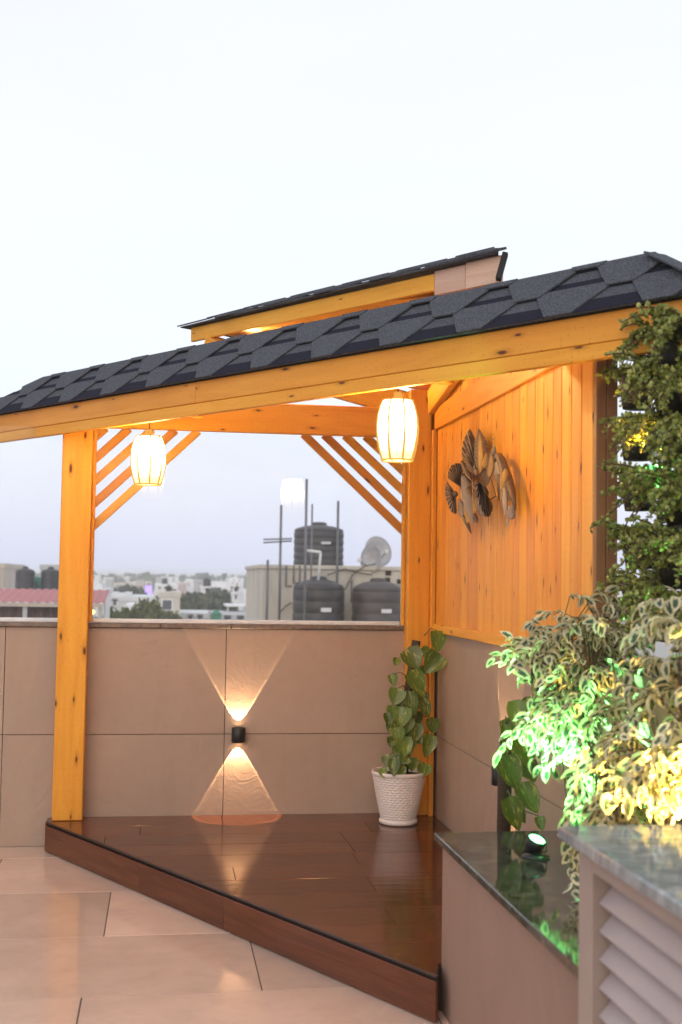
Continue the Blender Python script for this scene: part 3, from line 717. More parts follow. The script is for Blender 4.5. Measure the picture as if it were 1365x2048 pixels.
def z7(zx, zy, dy=0):
    return Vector((1.222+(zx-319)*SC2, -2.45+dy, .802-(zy-1000)*SC2))
L2_ = [((450,645),(438,806),100,0),((372,778),(376,945),50,0),((400,755),(432,855),74,.05),((438,848),(492,1004),115,-.03),((345,938),(416,1114),110,-.05),((470,715),(525,875),95,.06),((390,1160),(428,1345),84,-.03),((412,1168),(482,1312),62,.0),
 ((468,1095),(548,1255),95,.0),((555,1270),(560,1340),45,-.03),((520,640),(560,760),90,.06),((540,820),(560,960),90,.03),((500,980),(560,1100),90,.05),((560,700),(600,800),80,.03),((470,900),(520,1020),80,.07)]
for b, t_, wd, dy in L2_:
    base = z7(b[0], b[1], dy); tip = z7(t_[0], t_[1], dy-.03)
    place_leaf(POTH, base, tip, wd*SC2*1.25, (rp_.uniform(-.5, .1), -1, .35), p2, rp_)
    q = Vector((1.275, -2.40, min(base.z-.03, .92))); tube('petiole', [q, (q+base)/2+Vector((0, 0, .03)), base], [.0032, .0028, .0022], M['stem'], p2, 5)

# ------------------------------------------------------------------ planter ledge and louvred box
pl = thing('planter_ledge', (1.27, -3.3, 0), 'beige rendered ledge topped with dark polished green granite beside the deck', 'planter')
box('ledge_body', (.982, -4.119, -.002), (1.543, -2.644, .572), M['paint_wall'], pl, .003)
box('granite_top', (.954, -4.120, .573), (1.5455, -2.628, .600), M['granite'], pl, .003)
lb = thing('louvred_box', (1.3, -4.5, .6), 'grey-pink louvred metal box with a granite slab on top, closest to the camera', 'louvred box')
FX = .940   # left face
def lbx(name, y0, y1, z0, z1, x0, x1, mat, r=.003): return box(name, (x0, y0, z0), (x1, y1, z1), mat, lb, r)
lbx('stile', -4.205, -4.122, -.001, .894, FX, FX+.05, M['louvre_frame'])
lbx('stile', -5.60, -5.52, -.001, .894, FX, FX+.05, M['louvre_frame'])
lbx('top_frame', -5.519, -4.206, .842, .894, FX+.001, FX+.05, M['louvre_frame'])
lbx('bottom_frame', -5.519, -4.206, .0, .05, FX+.001, FX+.05, M['louvre_frame'])
lbx('side_panel', -4.16, -4.123, .0, .894, FX+.051, 1.543, M['louvre_frame'])
lbx('back_shade_sheet', -5.519, -4.206, .02, .86, FX+.11, FX+.12, M['shade_dark'], 0)  # dark sheet behind the slats, painting the box's inner shade
lbx('granite_slab', -5.65, -4.110, .897, .925, FX-.046, 1.545, M['granite_sky_sheen'], .004)
z = .800
while z > .08:
    board('slat', (FX+.037, -5.516, z), (FX+.037, -4.208, z), .062, .0075, M['louvre'], lb, (-.76, 0, .65), .002)
    z -= .0600
# ------------------------------------------------------------------ garden spotlights
def garden_spot(p, aim, lens, col, energy, label, size=80, sc=1.0):
    p = Vector(p); L = thing('garden_spotlight', p, label, 'spotlight', 'black garden spotlights')
    lathe('base', [(.045, 0), (.045, .006), (.02, .010), (.012, .03)], M['black_metal'], L, 20, p, True, True)
    a = Vector(aim).normalized(); h = p+Vector((0, 0, .046))
    tube('bracket', [p+Vector((-.034, .0, .046)), p+Vector((-.036, 0, .018)), p+Vector((0, 0, .012)), p+Vector((.036, 0, .018)), p+Vector((.034, 0, .046))], .003, M['black_metal'], L, 6)
    bm = bmesh.new(); add_lathe(bm, [(.014, -.034), (.026, -.028), (.030, -.006), (.031, .016), (.028, .017), (.027, .010)], 24, (0,0,0), True, False)
    Mx = Matrix.Translation(h) @ a.to_track_quat('Z', 'Y').to_matrix().to_4x4()
    obj('lamp_head', finish(bm, 'lamp_head', M['black_metal'], True), L, Mx)
    bm = bmesh.new(); add_lathe(bm, [(.0272, .011), (.016, .0125), (.0005, .013)], 24); obj('lens', finish(bm, 'lens', lens, True), L, Mx)
    spotlight('beam_light', h+a*.028, a, energy, col, R(size), .5, .02, L)
garden_spot((1.195, -3.02, .600), (.20, -.40, .86), M['lens_green'], (.22, 1, .36), 150, 'black spotlight with a glowing green lens on the granite ledge', 115)
garden_spot((1.40, -4.02, .600), (-.02, .30, .95), M['lens_yellow'], (1, .64, .15), 330, 'amber spotlight hidden in the bush behind the louvred box', 110)

def clip_spot(p, aim, lens, col, energy, label):
    p = Vector(p); L = thing('clip_spotlight', p, label, 'spotlight', 'small clip lights in the hanging garden'); a = Vector(aim).normalized()
    Mx = Matrix.Translation(p) @ a.to_track_quat('Z', 'Y').to_matrix().to_4x4()
    bm = bmesh.new(); add_lathe(bm, [(.010, -.03), (.017, -.024), (.019, .01), (.017, .011), (.016, .006)], 16, (0,0,0), True, False); obj('lamp_head', finish(bm, 'lamp_head', M['black_metal'], True), L, Mx)
    bm = bmesh.new(); add_lathe(bm, [(.0162, .007), (.0004, .009)], 16); obj('lens', finish(bm, 'lens', lens, True), L, Mx)
    tube('clip_arm', [p-a*.028, p+Vector((.06, .01, -.02)), (1.752, p.y+.02, p.z-.02)], .004, M['black_metal'], L, 6)
    spotlight('beam_light', p+a*.014, a, energy, col, R(120), .6, .01, L)
clip_spot((1.545, -3.09, 1.84), (.15, .1, 1), M['lens_yellow'], (1, .66, .12), 7, 'tiny amber clip light shining up among the jade pots')
clip_spot((1.545, -3.16, 1.93), (.25, .05, -.95), M['lens_green'], (.15, 1, .25), 6, 'tiny green clip light shining down among the jade pots')

# ------------------------------------------------------------------ variegated fig bushes
FIC = [leaf_mesh('leaf', M['ficus'], lance, f, d, wv, 5) for f, d, wv in ((.3, .3, .01), (.5, .45, .012), (.25, .6, .015), (.4, .15, .01))]
FICp = []
for me in FIC: FICp.append(([v.co.copy() for v in me.vertices], [tuple(p.vertices) for p in me.polygons], [[tuple(me.uv_layers[0].data[l].uv) for l in p.loop_indices] for p in me.polygons]))
def bush(name, root, blobs, nsprig, rnd, label, group=None, spray=()):
    B = thing(name, root, label, 'shrub', group)
    root = Vector(root)
    lathe('plant_pot', [(.075, 0), (.095, .11), (.098, .12), (.09, .12), (.085, .10), (.001, .098)], M['black_pot'], B, 20, root, True, False)
    hubs = []
    for k in range(9):
        t_ = root+Vector((rnd.uniform(-.2, .14), rnd.uniform(-.2, .2), rnd.uniform(.25, .58)))
        m_ = root+Vector((rnd.uniform(-.04, .04), rnd.uniform(-.04, .04), .3)); pts = [root+Vector((0, 0, .09)), m_, t_]
        tube('stem', pts, [.009, .007, .004], M['twig'], B, 6); hubs += [m_, m_.lerp(t_, .5), t_]
    leaves = []; bm = bmesh.new()
    for i in range(nsprig+len(spray)):
        c, r_ = spray[i-nsprig] if i >= nsprig else rnd.choice(blobs); c = Vector(c); r_ = Vector(r_)
        d = Vector((rnd.gauss(0, 1), rnd.gauss(0, 1), rnd.gauss(0, 1))).normalized()
        k = rnd.random()**.42
        e = c+Vector((d.x*r_.x, d.y*r_.y, d.z*r_.z))*k
        if i < nsprig and (e.x > 1.66 or (e.x < 1.31 and e.z < .88 and e.y > -3.35) or (e.x < 1.25 and e.z < 1.2 and e.y > -3.3 and rnd.random() < .85) or (e.y < -3.45 and e.z < .90)): continue
        h = min(hubs, key=lambda q: (q-e).length)
        outd = (e-h); outd.z *= .3; outd = outd.normalized() if outd.length > 1e-3 else d
        s0 = e-outd*.05+Vector((0, 0, .03)); s2 = e+outd*rnd.uniform(.04, .09)+Vector((0, 0, -rnd.uniform(.02, .07)))
        add_tube(bm, [h, (h+s0)/2+Vector((0, 0, .03)), s0, (s0+s2)/2+Vector((0, 0, .012)), s2], [.0020, .0018, .0015, .0012, .0008], 4)
        nl = rnd.randint(7, 11)
        for j in range(nl):
            t_ = j/(nl-1); q = s0.lerp(s2, t_)+Vector((0, 0, .012*4*t_*(1-t_)))
            sgn = 1 if j % 2 else -1; lat = outd.cross(Vector((0, 0, 1)))*sgn
            dv = outd*rnd.uniform(.0, .9)+lat*rnd.uniform(.1, 1.1)*(1-t_*.5)+Vector((0, 0, -rnd.uniform(.0, 1.2)))
            L = rnd.uniform(.034, .066); upv = outd*.7+Vector((0, 0, .6))+Vector((rnd.uniform(-.9, .9), rnd.uniform(-.9, .9), rnd.uniform(-.4, .4)))
            Mx = Matrix.Translation(q) @ orient(dv, upv).to_4x4() @ Matrix.Diagonal((L, L*rnd.uniform(.9, 1.15), L, 1))
            leaves.append(((q-CAM).length-.9*(q-c).length*(1 if (q-c).dot(CAM-c) > 0 else -1), rnd.randrange(4), Mx))
    obj('twigs', finish(bm, 'twigs', M['twig']), B)['kind'] = 'stuff'
    leaves.sort(key=lambda a: a[0])
    for s_, k, Mx in leaves[:300]: obj('leaf', FIC[k], B, Mx)
    V, F, U = [], [], []
    for s_, k, Mx in leaves[300:]:
        o = len(V); vv, ff, uu = FICp[k]; V += [Mx @ x for x in vv]; F += [tuple(a+o for a in f) for f in ff]
        for u in uu: U += u
    me = bpy.data.meshes.new('foliage'); me.from_pydata(V, [], F); ul = me.uv_layers.new(name='UVMap')
    for l, u in zip(ul.data, U): l.uv = u
    for p in me.polygons: p.use_smooth = True
    me.materials.append(M['ficus']); f = obj('foliage', me, B); f['kind'] = 'stuff'
bush('variegated_fig', (1.40, -3.10, .60), [((1.33, -3.05, 1.02), (.19, .22, .19)), ((1.34, -3.0, 1.22), (.18, .2, .18)), ((1.21, -3.0, 1.04), (.11, .14, .15)), ((1.40, -3.2, .88), (.12, .14, .12)), ((1.45, -2.9, 1.30), (.15, .2, .17)), ((1.24, -2.96, 1.2), (.1, .12, .12)), ((1.30, -3.42, .78), (.07, .08, .09))], 330, random.Random(11),
     'cream and green variegated fig bush lit bright green from below', 'variegated fig bushes', [((1.22, -3.38, .84), (.03,)*3), ((1.205, -3.40, .78), (.03,)*3), ((1.19, -3.42, .73), (.02,)*3), ((1.18, -3.42, .69), (.02,)*3)])
bush('variegated_fig', (1.44, -3.7, .60), [((1.38, -3.62, 1.02), (.19, .26, .24)), ((1.46, -3.6, 1.28), (.16, .22, .19)), ((1.34, -3.7, .85), (.15, .2, .18)), ((1.5, -3.8, 1.0), (.14, .25, .28))], 270, random.Random(23),
     'cream variegated fig bush glowing yellow behind the louvred box', 'variegated fig bushes')

# ------------------------------------------------------------------ slat screen with hanging pots
sc_ = thing('slat_screen', (1.78, -3.5, 1.18), 'dark grey horizontal slat screen behind the hanging pots', 'screen')
for k in range(7):
    z = 1.10+.1875*k
    board('slat', (1.76, -1.9, z), (1.76, -5.6, z), .018, .040, M['dark_slat'], sc_, r=.003)
for y in (-1.95, -3.75, -5.5): board('screen_post', (1.79, y, 0), (1.79, y, 2.32), .04, .04, M['dark_slat'], sc_, (0, 1, 0), .003)
JADE = None
def jade_unit():
    pts = []; n = 6
    return [(0, 0, 0)]+[]
def hang_pot(p, rnd, label, nsp, tilt, Lr=(.07, .19)):
    p = Vector(p); Hh = thing('hanging_pot', p, label, 'hanging pot', 'black pots of jade on the slat screen')
    Rm = Matrix.Translation(p) @ Matrix.Rotation(tilt, 4, 'Y')
    bm = bmesh.new(); add_lathe(bm, [(.048, -.13), (.056, -.08), (.066, -.01), (.068, 0), (.062, 0), (.060, -.02)], 22, (0,0,0), True, False)
    obj('pot', finish(bm, 'pot', M['black_pot'], True), Hh, Rm)
    bm = bmesh.new(); add_lathe(bm, [(.0615, -.018), (.03, -.010), (.0005, -.008)], 16); obj('soil', finish(bm, 'soil', M['soil'], True), Hh, Rm)
    tube('hook', [p+Vector((.06, 0, -.01)), p+Vector((.11, 0, .01)), (1.752, p.y, p.z+.01)], .004, M['black_metal'], Hh, 5)
    V, F = [], []; bm = bmesh.new()
    for i in range(nsp):
        a = rnd.uniform(0, 6.28); st = p+Vector((.04*math.cos(a), .04*math.sin(a), -.005))
        d = Vector((math.cos(a)-.3, math.sin(a)-.2, rnd.uniform(-.3, 1.4))).normalized(); L = rnd.uniform(*Lr)*rnd.choice((.7, 1, 1, 1.35)); dr = rnd.uniform(.04, .34)
        pts = [st]; q = st.copy(); ns = 7
        for k in range(ns):
            q = q+d*(L/ns); d = (d+Vector((rnd.uniform(-.12, .12), rnd.uniform(-.12, .12), -dr-rnd.uniform(0, .08)))).normalized(); pts.append(q.copy())
        add_tube(bm, pts, [.0035]+[.0026]*(ns-1)+[.0012], 4)
        for k in range(1, ns+1):
            for m in range(6):
                c = pts[k].lerp(pts[k-1], rnd.random()); dv = Vector((rnd.gauss(0, 1), rnd.gauss(0, 1), rnd.gauss(0, 1)+.5)).normalized()
                Rr = orient(dv, (rnd.gauss(0, 1), rnd.gauss(0, 1), rnd.gauss(0, 1)+.8)); s_ = rnd.uniform(.012, .020); o = len(V)
                for lx, ly, lz in ((.1, 0, 0), (.5, -.42, .08), (1, -.25, .1), (1.12, 0, .05), (1, .25, .1), (.5, .42, .08), (.55, 0, .14), (.55, 0, -.10)):
                    V.append(c+Rr @ Vector((lx*s_, ly*s_, lz*s_)))
                for t3 in ((0,1,6),(1,2,6),(2,3,6),(3,4,6),(4,5,6),(5,0,6),(1,0,7),(2,1,7),(3,2,7),(4,3,7),(5,4,7),(0,5,7)): F.append(tuple(o+x for x in t3))
    obj('stems', finish(bm, 'stems', M['twig']), Hh)['kind'] = 'stuff'
    me = bpy.data.meshes.new('foliage'); me.from_pydata(V, [], F); me.materials.append(M['jade']); obj('foliage', me, Hh)['kind'] = 'stuff'
rj = random.Random(5)
names = ['topmost', 'second from the top', 'third from the top', 'fourth from the top', 'lowest']
for k in range(5):
    hang_pot((1.615+rj.uniform(-.012, .012), -2.82+rj.uniform(-.012, .012), 2.195-.176*k+rj.uniform(-.02, .02)), rj, 'black pot of jade beside the wooden end post, '+names[k]+' in its column', 34 if k == 1 else 19, rj.uniform(-.25, .05), (.05, .11))
for k in range(6):
    hang_pot((1.625+rj.uniform(-.015, .015), -3.10+rj.uniform(-.03, .03), 2.31-.178*k+rj.uniform(-.03, .03)), rj, 'jade pot in the second column from the end post, '+['uppermost, over the fascia', 'second down', 'third down', 'fourth down', 'fifth down', 'lowest, above the fig bush'][k], 72, rj.uniform(-.25, .05), (.07, .20))
for k in range(5):
    hang_pot((1.65+rj.uniform(-.015, .015), -3.22+rj.uniform(-.02, .02), 2.30-.178*k+rj.uniform(-.03, .03)), rj, 'nearest column of jade pots, at the photo edge: the '+names[k]+' one', 62, rj.uniform(-.25, .05), (.07, .17))

# ------------------------------------------------------------------ metal leaf sculpture
sc = thing('wall_sculpture', (1.52, -1.12, 1.95), 'bronze and grey metal leaf sculpture hanging on the pine panelling', 'wall sculpture')
narrow = lambda t: .5*math.sin(math.pi*t**.8)**.75
blade = lambda t: .5*math.sin(math.pi*t**.6)**.9
paddle = lambda t: .5*(t**.45)*(1 if t < .6 else math.sqrt(max(0, 1-((t-.6)/.4)**2.2)))
def pxw(zx, zy, x=1.46):   # point of the sculpture's plane, from the camera's bearing to it
    px, py = 860+zx/6.825, 830+zy/6.825
    r = fw+rt*((px-682.5)/FPX)-up*((py-1024)/FPX); t_ = (x-CAM.x)/r.x; return CAM+r*t_
SL = [((560,880),(550,190),150,'bronze',narrow,1.46),((690,760),(665,185),155,'bronze',narrow,1.45),((690,780),(680,250),55,'gold',narrow,1.435),((800,840),(892,395),80,'steel',narrow,1.45),((810,840),(850,520),45,'gold',narrow,1.44),
 ((425,980),(290,670),175,'bronze',paddle,1.47),((350,1085),(225,905),110,'bronze',paddle,1.46),((345,1080),(325,1340),150,'bronze',paddle,1.455),((450,820),(592,1485),125,'steel',narrow,1.44),((440,800),(580,1120),85,'dark_bronze',narrow,1.45),
 ((400,1150),(472,1365),110,'steel',paddle,1.45),((430,1000),(440,1180),50,'gold',narrow,1.43),((440,1320),(572,1635),42,'dark_bronze',narrow,1.45),((620,900),(790,1390),165,'dark_bronze',paddle,1.44),((640,930),(720,1140),150,'bronze',paddle,1.435),
 ((900,560),(925,905),90,'steel',paddle,1.46),((900,600),(960,560),110,'dark_bronze',narrow,1.46),((1000,980),(1028,1375),62,'steel',narrow,1.45),((1040,735),(980,1010),60,'gold',narrow,1.43),((1115,1230),(1088,1425),105,'steel',paddle,1.44),((1050,1370),(1055,1515),38,'steel',paddle,1.45),
 ((612,600),(632,840),48,'steel',narrow,1.46),((775,515),(735,725),65,'gold',paddle,1.44),((638,1095),(612,1335),42,'gold',narrow,1.44),((430,620),(570,900),60,'dark_bronze',narrow,1.445),((600,1340),(650,1480),40,'dark_bronze',narrow,1.45),((470,1190),(520,1480),50,'gold',narrow,1.445),((395,1200),(490,1480),70,'gold',narrow,1.46)]
SL = [e for e in SL if e[0] not in ((425,980),(350,1085),(345,1080))]
def fan(hub, rim, mat, x):
    # pleated sheet from a hub to a ragged rim, folds alternately raised
    bm = bmesh.new(); h = [bm.verts.new(pxw(*hub, x)), bm.verts.new(pxw(*hub, x+.004))]; n = 22; R1, R2 = [], []
    for k in range(n+1):
        t = k/n*(len(rim)-1); a = min(int(t), len(rim)-2); f = t-a; q = [rim[a][m]*(1-f)+rim[a+1][m]*f for m in (0, 1)]
        sgn = .011 if k % 2 else -.011; mid = [hub[m]*.45+q[m]*.55 for m in (0, 1)]
        R1.append(bm.verts.new(pxw(*mid, x+sgn*.7-.02))); R2.append(bm.verts.new(pxw(q[0]+(5 if k % 2 else -3), q[1]+(7 if k % 3 else -5), x+sgn)))
    for k in range(n):
        bm.faces.new((h[0], R1[k], R1[k+1])); bm.faces.new((R1[k], R2[k], R2[k+1], R1[k+1]))
    bm.verts.remove(h[1])
    o = obj('metal_leaf', finish(bm, 'metal_leaf', M[mat]), sc); o.modifiers.new('thickness', 'SOLIDIFY').thickness = .002
fan((425, 985), [(245, 870), (255, 780), (300, 690), (370, 658), (440, 670), (455, 720)], 'bronze', 1.462)
fan((350, 1075), [(240, 895), (212, 960), (212, 1060), (235, 1170), (275, 1280), (330, 1345), (375, 1330)], 'bronze', 1.455)
fan((690, 930), [(600, 960), (640, 1120), (700, 1290), (770, 1395), (830, 1370), (815, 1200), (790, 1000)], 'dark_bronze', 1.435)
fan((640, 760), [(455, 620), (440, 480), (470, 330), (545, 190), (572, 300), (585, 480), (600, 700)], 'bronze', 1.468)
SL += [((520,760),(500,1130),90,'dark_bronze',narrow,1.475),((640,1010),(560,1380),70,'bronze',narrow,1.47),((720,700),(760,1010),80,'bronze',narrow,1.475),((560,1000),(640,1240),80,'dark_bronze',narrow,1.475),((800,700),(790,960),60,'dark_bronze',narrow,1.475),
 ((960,800),(950,1180),70,'dark_bronze',narrow,1.47),((900,700),(1010,1000),60,'bronze',narrow,1.465),((1000,760),(1090,1190),55,'bronze',narrow,1.465),((690,1080),(660,1290),60,'gold',narrow,1.45),((480,900),(420,1180),80,'bronze',narrow,1.468)]
wdir = Vector((.6, -.8, 0)); rs = random.Random(2)
for b, t_, wd, mt, fn, x in SL:
    P0, P1 = pxw(*b, x), pxw(*t_, x); L = (P1-P0).length; wr = wd/6.825/343*1.25
    me = feather_mesh('metal_leaf', M[mt], fn) if mt in ('bronze', 'gold') else leaf_mesh('metal_leaf', M[mt], fn, .5, .12, .0, 14)
    xv = (P1-P0).normalized(); yv = (wdir-xv*wdir.dot(xv)).normalized(); zv = xv.cross(yv)
    if zv.dot(CAM-P0) > 0: yv = -yv; zv = -zv
    Mx = Matrix((xv, yv, zv)).transposed().to_4x4(); Mx.translation = P0
    o = obj('metal_leaf', me, sc, Mx @ Matrix.Diagonal((L, wr, wr*.7, 1)))
    md = o.modifiers.new('thickness', 'SOLIDIFY'); md.thickness = .0025/max(wr, .02)*.6
def smooth(p, n=6):
    o = []
    for i in range(len(p)-1):
        a, b, c, d = p[max(i-1, 0)], p[i], p[i+1], p[min(i+2, len(p)-1)]
        for k in range(n):
            t = k/n; o.append(.5*((2*b)+(c-a)*t+(2*a-5*b+4*c-d)*t*t+(3*b-a-3*c+d)*t**3))
    return o+[p[-1]]
arch = [pxw(*q, 1.455) for q in ((880,640),(900,575),(945,565),(985,640),(1060,850),(1120,1050),(1168,1300))]
tube('arched_leaf', arch, [.006, .012, .018, .022, .024, .018, .004], M['dark_bronze'], sc, 6)
for pts in ([(600,930),(700,790),(790,690)],[(760,1180),(830,1150),(905,1105)],[(840,880),(870,980),(900,1090)],[(940,590),(968,800),(972,1200)],[(580,880),(590,1100),(600,1480)],[(1060,1030),(1055,1200),(1060,1330)]):
    tube('wire_stem', smooth([pxw(*q, 1.45) for q in pts]), .0028, M['gold'] if pts[0][0] in (940, 580) else M['dark_bronze'], sc, 6)
for cx_, cy_ in ((862, 300), (868, 360)):
    tube('curl', [pxw(cx_+28*math.cos(a), cy_+38*math.sin(a), 1.45) for a in [k*.5 for k in range(12)]], .0015, M['gold'], sc, 5)
bm = bmesh.new(); bmesh.ops.create_uvsphere(bm, u_segments=12, v_segments=8, radius=.016); obj('leaf_hub', finish(bm, 'leaf_hub', M['dark_bronze'], True), sc, Matrix.Translation(pxw(345, 1080, 1.44)))
for q in ((620, 820),):
    a = pxw(*q, 1.46); tube('wall_bracket', [a, (1.531, a.y, a.z)], .005, M['dark_bronze'], sc, 6)

# ------------------------------------------------------------------ the neighbouring roofs and the city
gd = box('city_ground', (-2500, -300, H0-.5), (2500, 3500, H0), M['ground'], None, 0); tag(gd, kind='structure')
def at(px, py, y):   # where a bearing from the camera crosses the distance y
    r = fw+rt*((px-682.5)/FPX)-up*((py-1024)/FPX); return CAM+r*((y-CAM.y)/r.y)
def window(par, x, z, w_, h_, yf):
    f = box('window', (x-w_/2-.06, yf-.05, z-.06), (x+w_/2+.06, yf-.002, z+h_+.06), M['b_white'], par, 0)
    box('pane', (x-w_/2, yf-.062, z), (x+w_/2, yf-.052, z+h_), M['window_dark'], f, 0)
def building(px0, px1, pyt, y, mat, label, depth=8, wins=(), parapet=True, group=None, name='city_building', extras=()):
    a, b = at(px0, pyt, y), at(px1, pyt, y); zt = a.z
    B = thing(name, ((a.x+b.x)/2, y+depth/2, H0), label, 'building', group)
    box('wall', (a.x, y, H0), (b.x, y+depth, zt-.25 if parapet else zt), M[mat], B, 0)
    if parapet: box('parapet', (a.x-.05, y-.05, zt-.25), (b.x+.05, y+depth, zt), M[mat], B, 0)
    for fx, pt, pb, wf in wins:
        xx = a.x+(b.x-a.x)*fx; z1 = at(px0, pt, y).z; z0 = at(px0, pb, y).z; window(B, xx, z0, (b.x-a.x)*wf, z1-z0, y)
    for fx0, fx1, pt, m_, nm in extras:
        box(nm, (a.x+(b.x-a.x)*fx0, y+1, zt), (a.x+(b.x-a.x)*fx1, y+depth*.7, at(px0, pt, y).z), M[m_], B, 0)
    return B
def tank(c, r_, h_, mat, label, strip=True, group=None):
    t_ = thing('water_tank', c, label, 'water tank', group)
    prof = [(r_*.98, 0)]; nb = 5
    for k in range(nb):
        z0 = h_*.86*k/nb; z1 = h_*.86*(k+1)/nb
        prof += [(r_, z0+.02), (r_, z1-.05), (r_*.975, z1-.035), (r_*.975, z1-.015)]
    prof += [(r_, h_*.86), (r_*.93, h_*.91), (r_*.6, h_*.975), (r_*.3, h_)]
    lathe('tank_body', prof, M[mat], t_, 32, c, True, True)
    lathe('lid', [(r_*.32, 0), (r_*.32, .05), (r_*.25, .08), (.001, .09)], M[mat], t_, 20, (c[0], c[1], c[2]+h_*.99), False, False)
    if strip: box('label_plate', (c[0]-.02, c[1]-r_-.012, c[2]+h_*.52), (c[0]+.2, c[1]-r_+.02, c[2]+h_*.58), M['tank_label'], t_, 0)
    return t_
YN = 19.5
nb = thing('neighbour_block', (3.9, YN+3, H0), 'stained cream rooftop block with black water tanks, seen through the glass', 'building')
box('wall', (2.18, YN, H0), (7.2, YN+5, 1.74), M['cream_wall'], nb, 0)
box('parapet', (2.14, YN-.05, 1.68), (7.25, YN+5.05, 1.77), M['cream_wall'], nb, .01)
box('lower_roof', (1.6, YN-4.2, H0), (7.2, YN-.001, .04), M['b_grey'], nb, 0)
box('back_wall', (5.25, YN-.12, .05), (5.6, YN-.002, 1.2), M['pipe'], nb, 0)
for px, za, zb_ in ((573, 1131, 1172), (588, 1131, 1166), (600, 1131, 1165), (704, 1160, 1205)):
    c = at(px, za, YN-.05); tube('wall_pipe', [c, (c.x, c.y, at(px, zb_, YN-.05).z), (c.x+.12, c.y, at(px, zb_, YN-.05).z)], .022, M['pipe'], nb, 6)
for pts in (((655, 1150), (690, 1138), (720, 1146), (745, 1150)), ((690, 1180), (705, 1150), (730, 1132), (752, 1128)), ((560, 1225), (572, 1212), (584, 1205))):
    tube('cable', [at(*q, YN-.08) for q in pts], .011, M['black_metal'], nb, 5)
for px, py in ((777, 1146), (775, 1160), (800, 1163)): c = at(px, py, YN-.01); box('vent_hole', c-Vector((.06, .03, .05)), c+Vector((.06, .03, .05)), M['shade_dark'], nb, 0)  # dark blocks stand in for the shade inside the holes
tank((3.55, YN+1.0, 1.77), .575, .93, 'tank_dusty', 'black water tank standing on top of the cream block', True, 'black tanks on the cream block')
tank((3.34, YN-.75, .04), .555, 1.42, 'tank', 'lower black tank with greenish sheen, left one before the cream wall', True, 'black tanks on the cream block')
tank((4.63, YN-.75, .04), .555, 1.40, 'tank_dusty', 'lower dusty black tank, right one before the cream wall under the dishes', True, 'black tanks on the cream block')
def pole(x, y, z0, z1, label, arms=(), rad=.028, mat='pipe'):
    P = thing('pipe_mast', (x, y, z0), label, 'pole')
    tube('mast', [(x, y, z0), (x, y, z1)], rad, M[mat], P, 8)
    for (ax, az, bx, bz) in arms: tube('arm', [(x+ax, y-.03, az), (x+bx, y-.03, bz)], rad*.7, M[mat], P, 6)
def pxz(px, py, y=YN-.3): a = at(px, py, y); return a.x, a.z
x, z = pxz(563, 1010); x2, zz = pxz(527, 1079); x3, _ = pxz(584, 1078)
pole(x, YN-.3, .05, z, 'thin aerial mast with crossed arms at the left end of the cream block', ((x2-x, zz, x3-x, zz+.03), (x2-x, zz-.07, x3-x, zz-.02)))
x, z = pxz(614, 958, YN-1.6); pole(x, YN-1.6, .05, z, 'tallest thin pipe in front of the upper black tank')
x, z = pxz(625, 1008); pole(x, YN-.3, .05, z, 'short thin rod just right of the tallest pipe', (), .02)
x, z = pxz(677, 1002); pole(x, YN-.3, .05, z, 'grey pipe rising before the right side of the upper tank')
x, z = pxz(536, 1120); pole(x, YN-.3, .05, z, 'low pipe at the left corner of the cream wall')
x0, z0 = pxz(612, 1101, YN-1.55); x1, z1 = pxz(641, 1104, YN-1.4); xb, zb_ = pxz(637, 1160, YN-1.3)
P = thing('pvc_pipe', (x0, YN-1.5, z0), 'white plastic pipe bent down from the tall pipe to the left tank', 'pipe')
tube('pipe_run', [(x0, YN-1.52, z0), (x1, YN-1.4, z1), (x1+.01, YN-1.38, z1-.04), (xb, YN-1.3, zb_)], .03, M['pvc'], P, 8)
def dish(px, py, y, r_, aim, label):
    c = at(px, py, y); D = thing('satellite_dish', c, label, 'satellite dish', 'satellite dishes on the cream block')
    bm = bmesh.new(); add_lathe(bm, [(.001, 0), (r_*.4, .025), (r_*.75, .085), (r_, .15), (r_*1.0, .16), (r_*.74, .097), (r_*.4, .037), (.001, .012)], 28)
    Mx = Matrix.Translation(c) @ Vector(aim).to_track_quat('Z', 'Y').to_matrix().to_4x4(); obj('reflector', finish(bm, 'reflector', M['dish'], True), D, Mx)
    a = Vector(aim).normalized(); tube('feed_arm', [c+Vector((0, 0, -r_*.8)), c+a*.5+Vector((0, 0, -.1))], .012, M['pipe'], D, 6)
    box('feed_horn', c+a*.5+Vector((-.04, -.04, -.13)), c+a*.5+Vector((.04, .04, -.04)), M['pvc'], D, .01)
    tube('dish_mast', [c-a*.02, c+Vector((0, .15, -.25)), (c.x, c.y+.15, 1.77)], .025, M['pipe'], D, 8)
dish(752, 1119, YN+.15, .34, (-.80, -.52, .12), 'round grey satellite dish seen side on, front one of the pair')
dish(750, 1106, YN+.85, .36, (.35, -.85, .22), 'round grey satellite dish behind and right of the front dish')
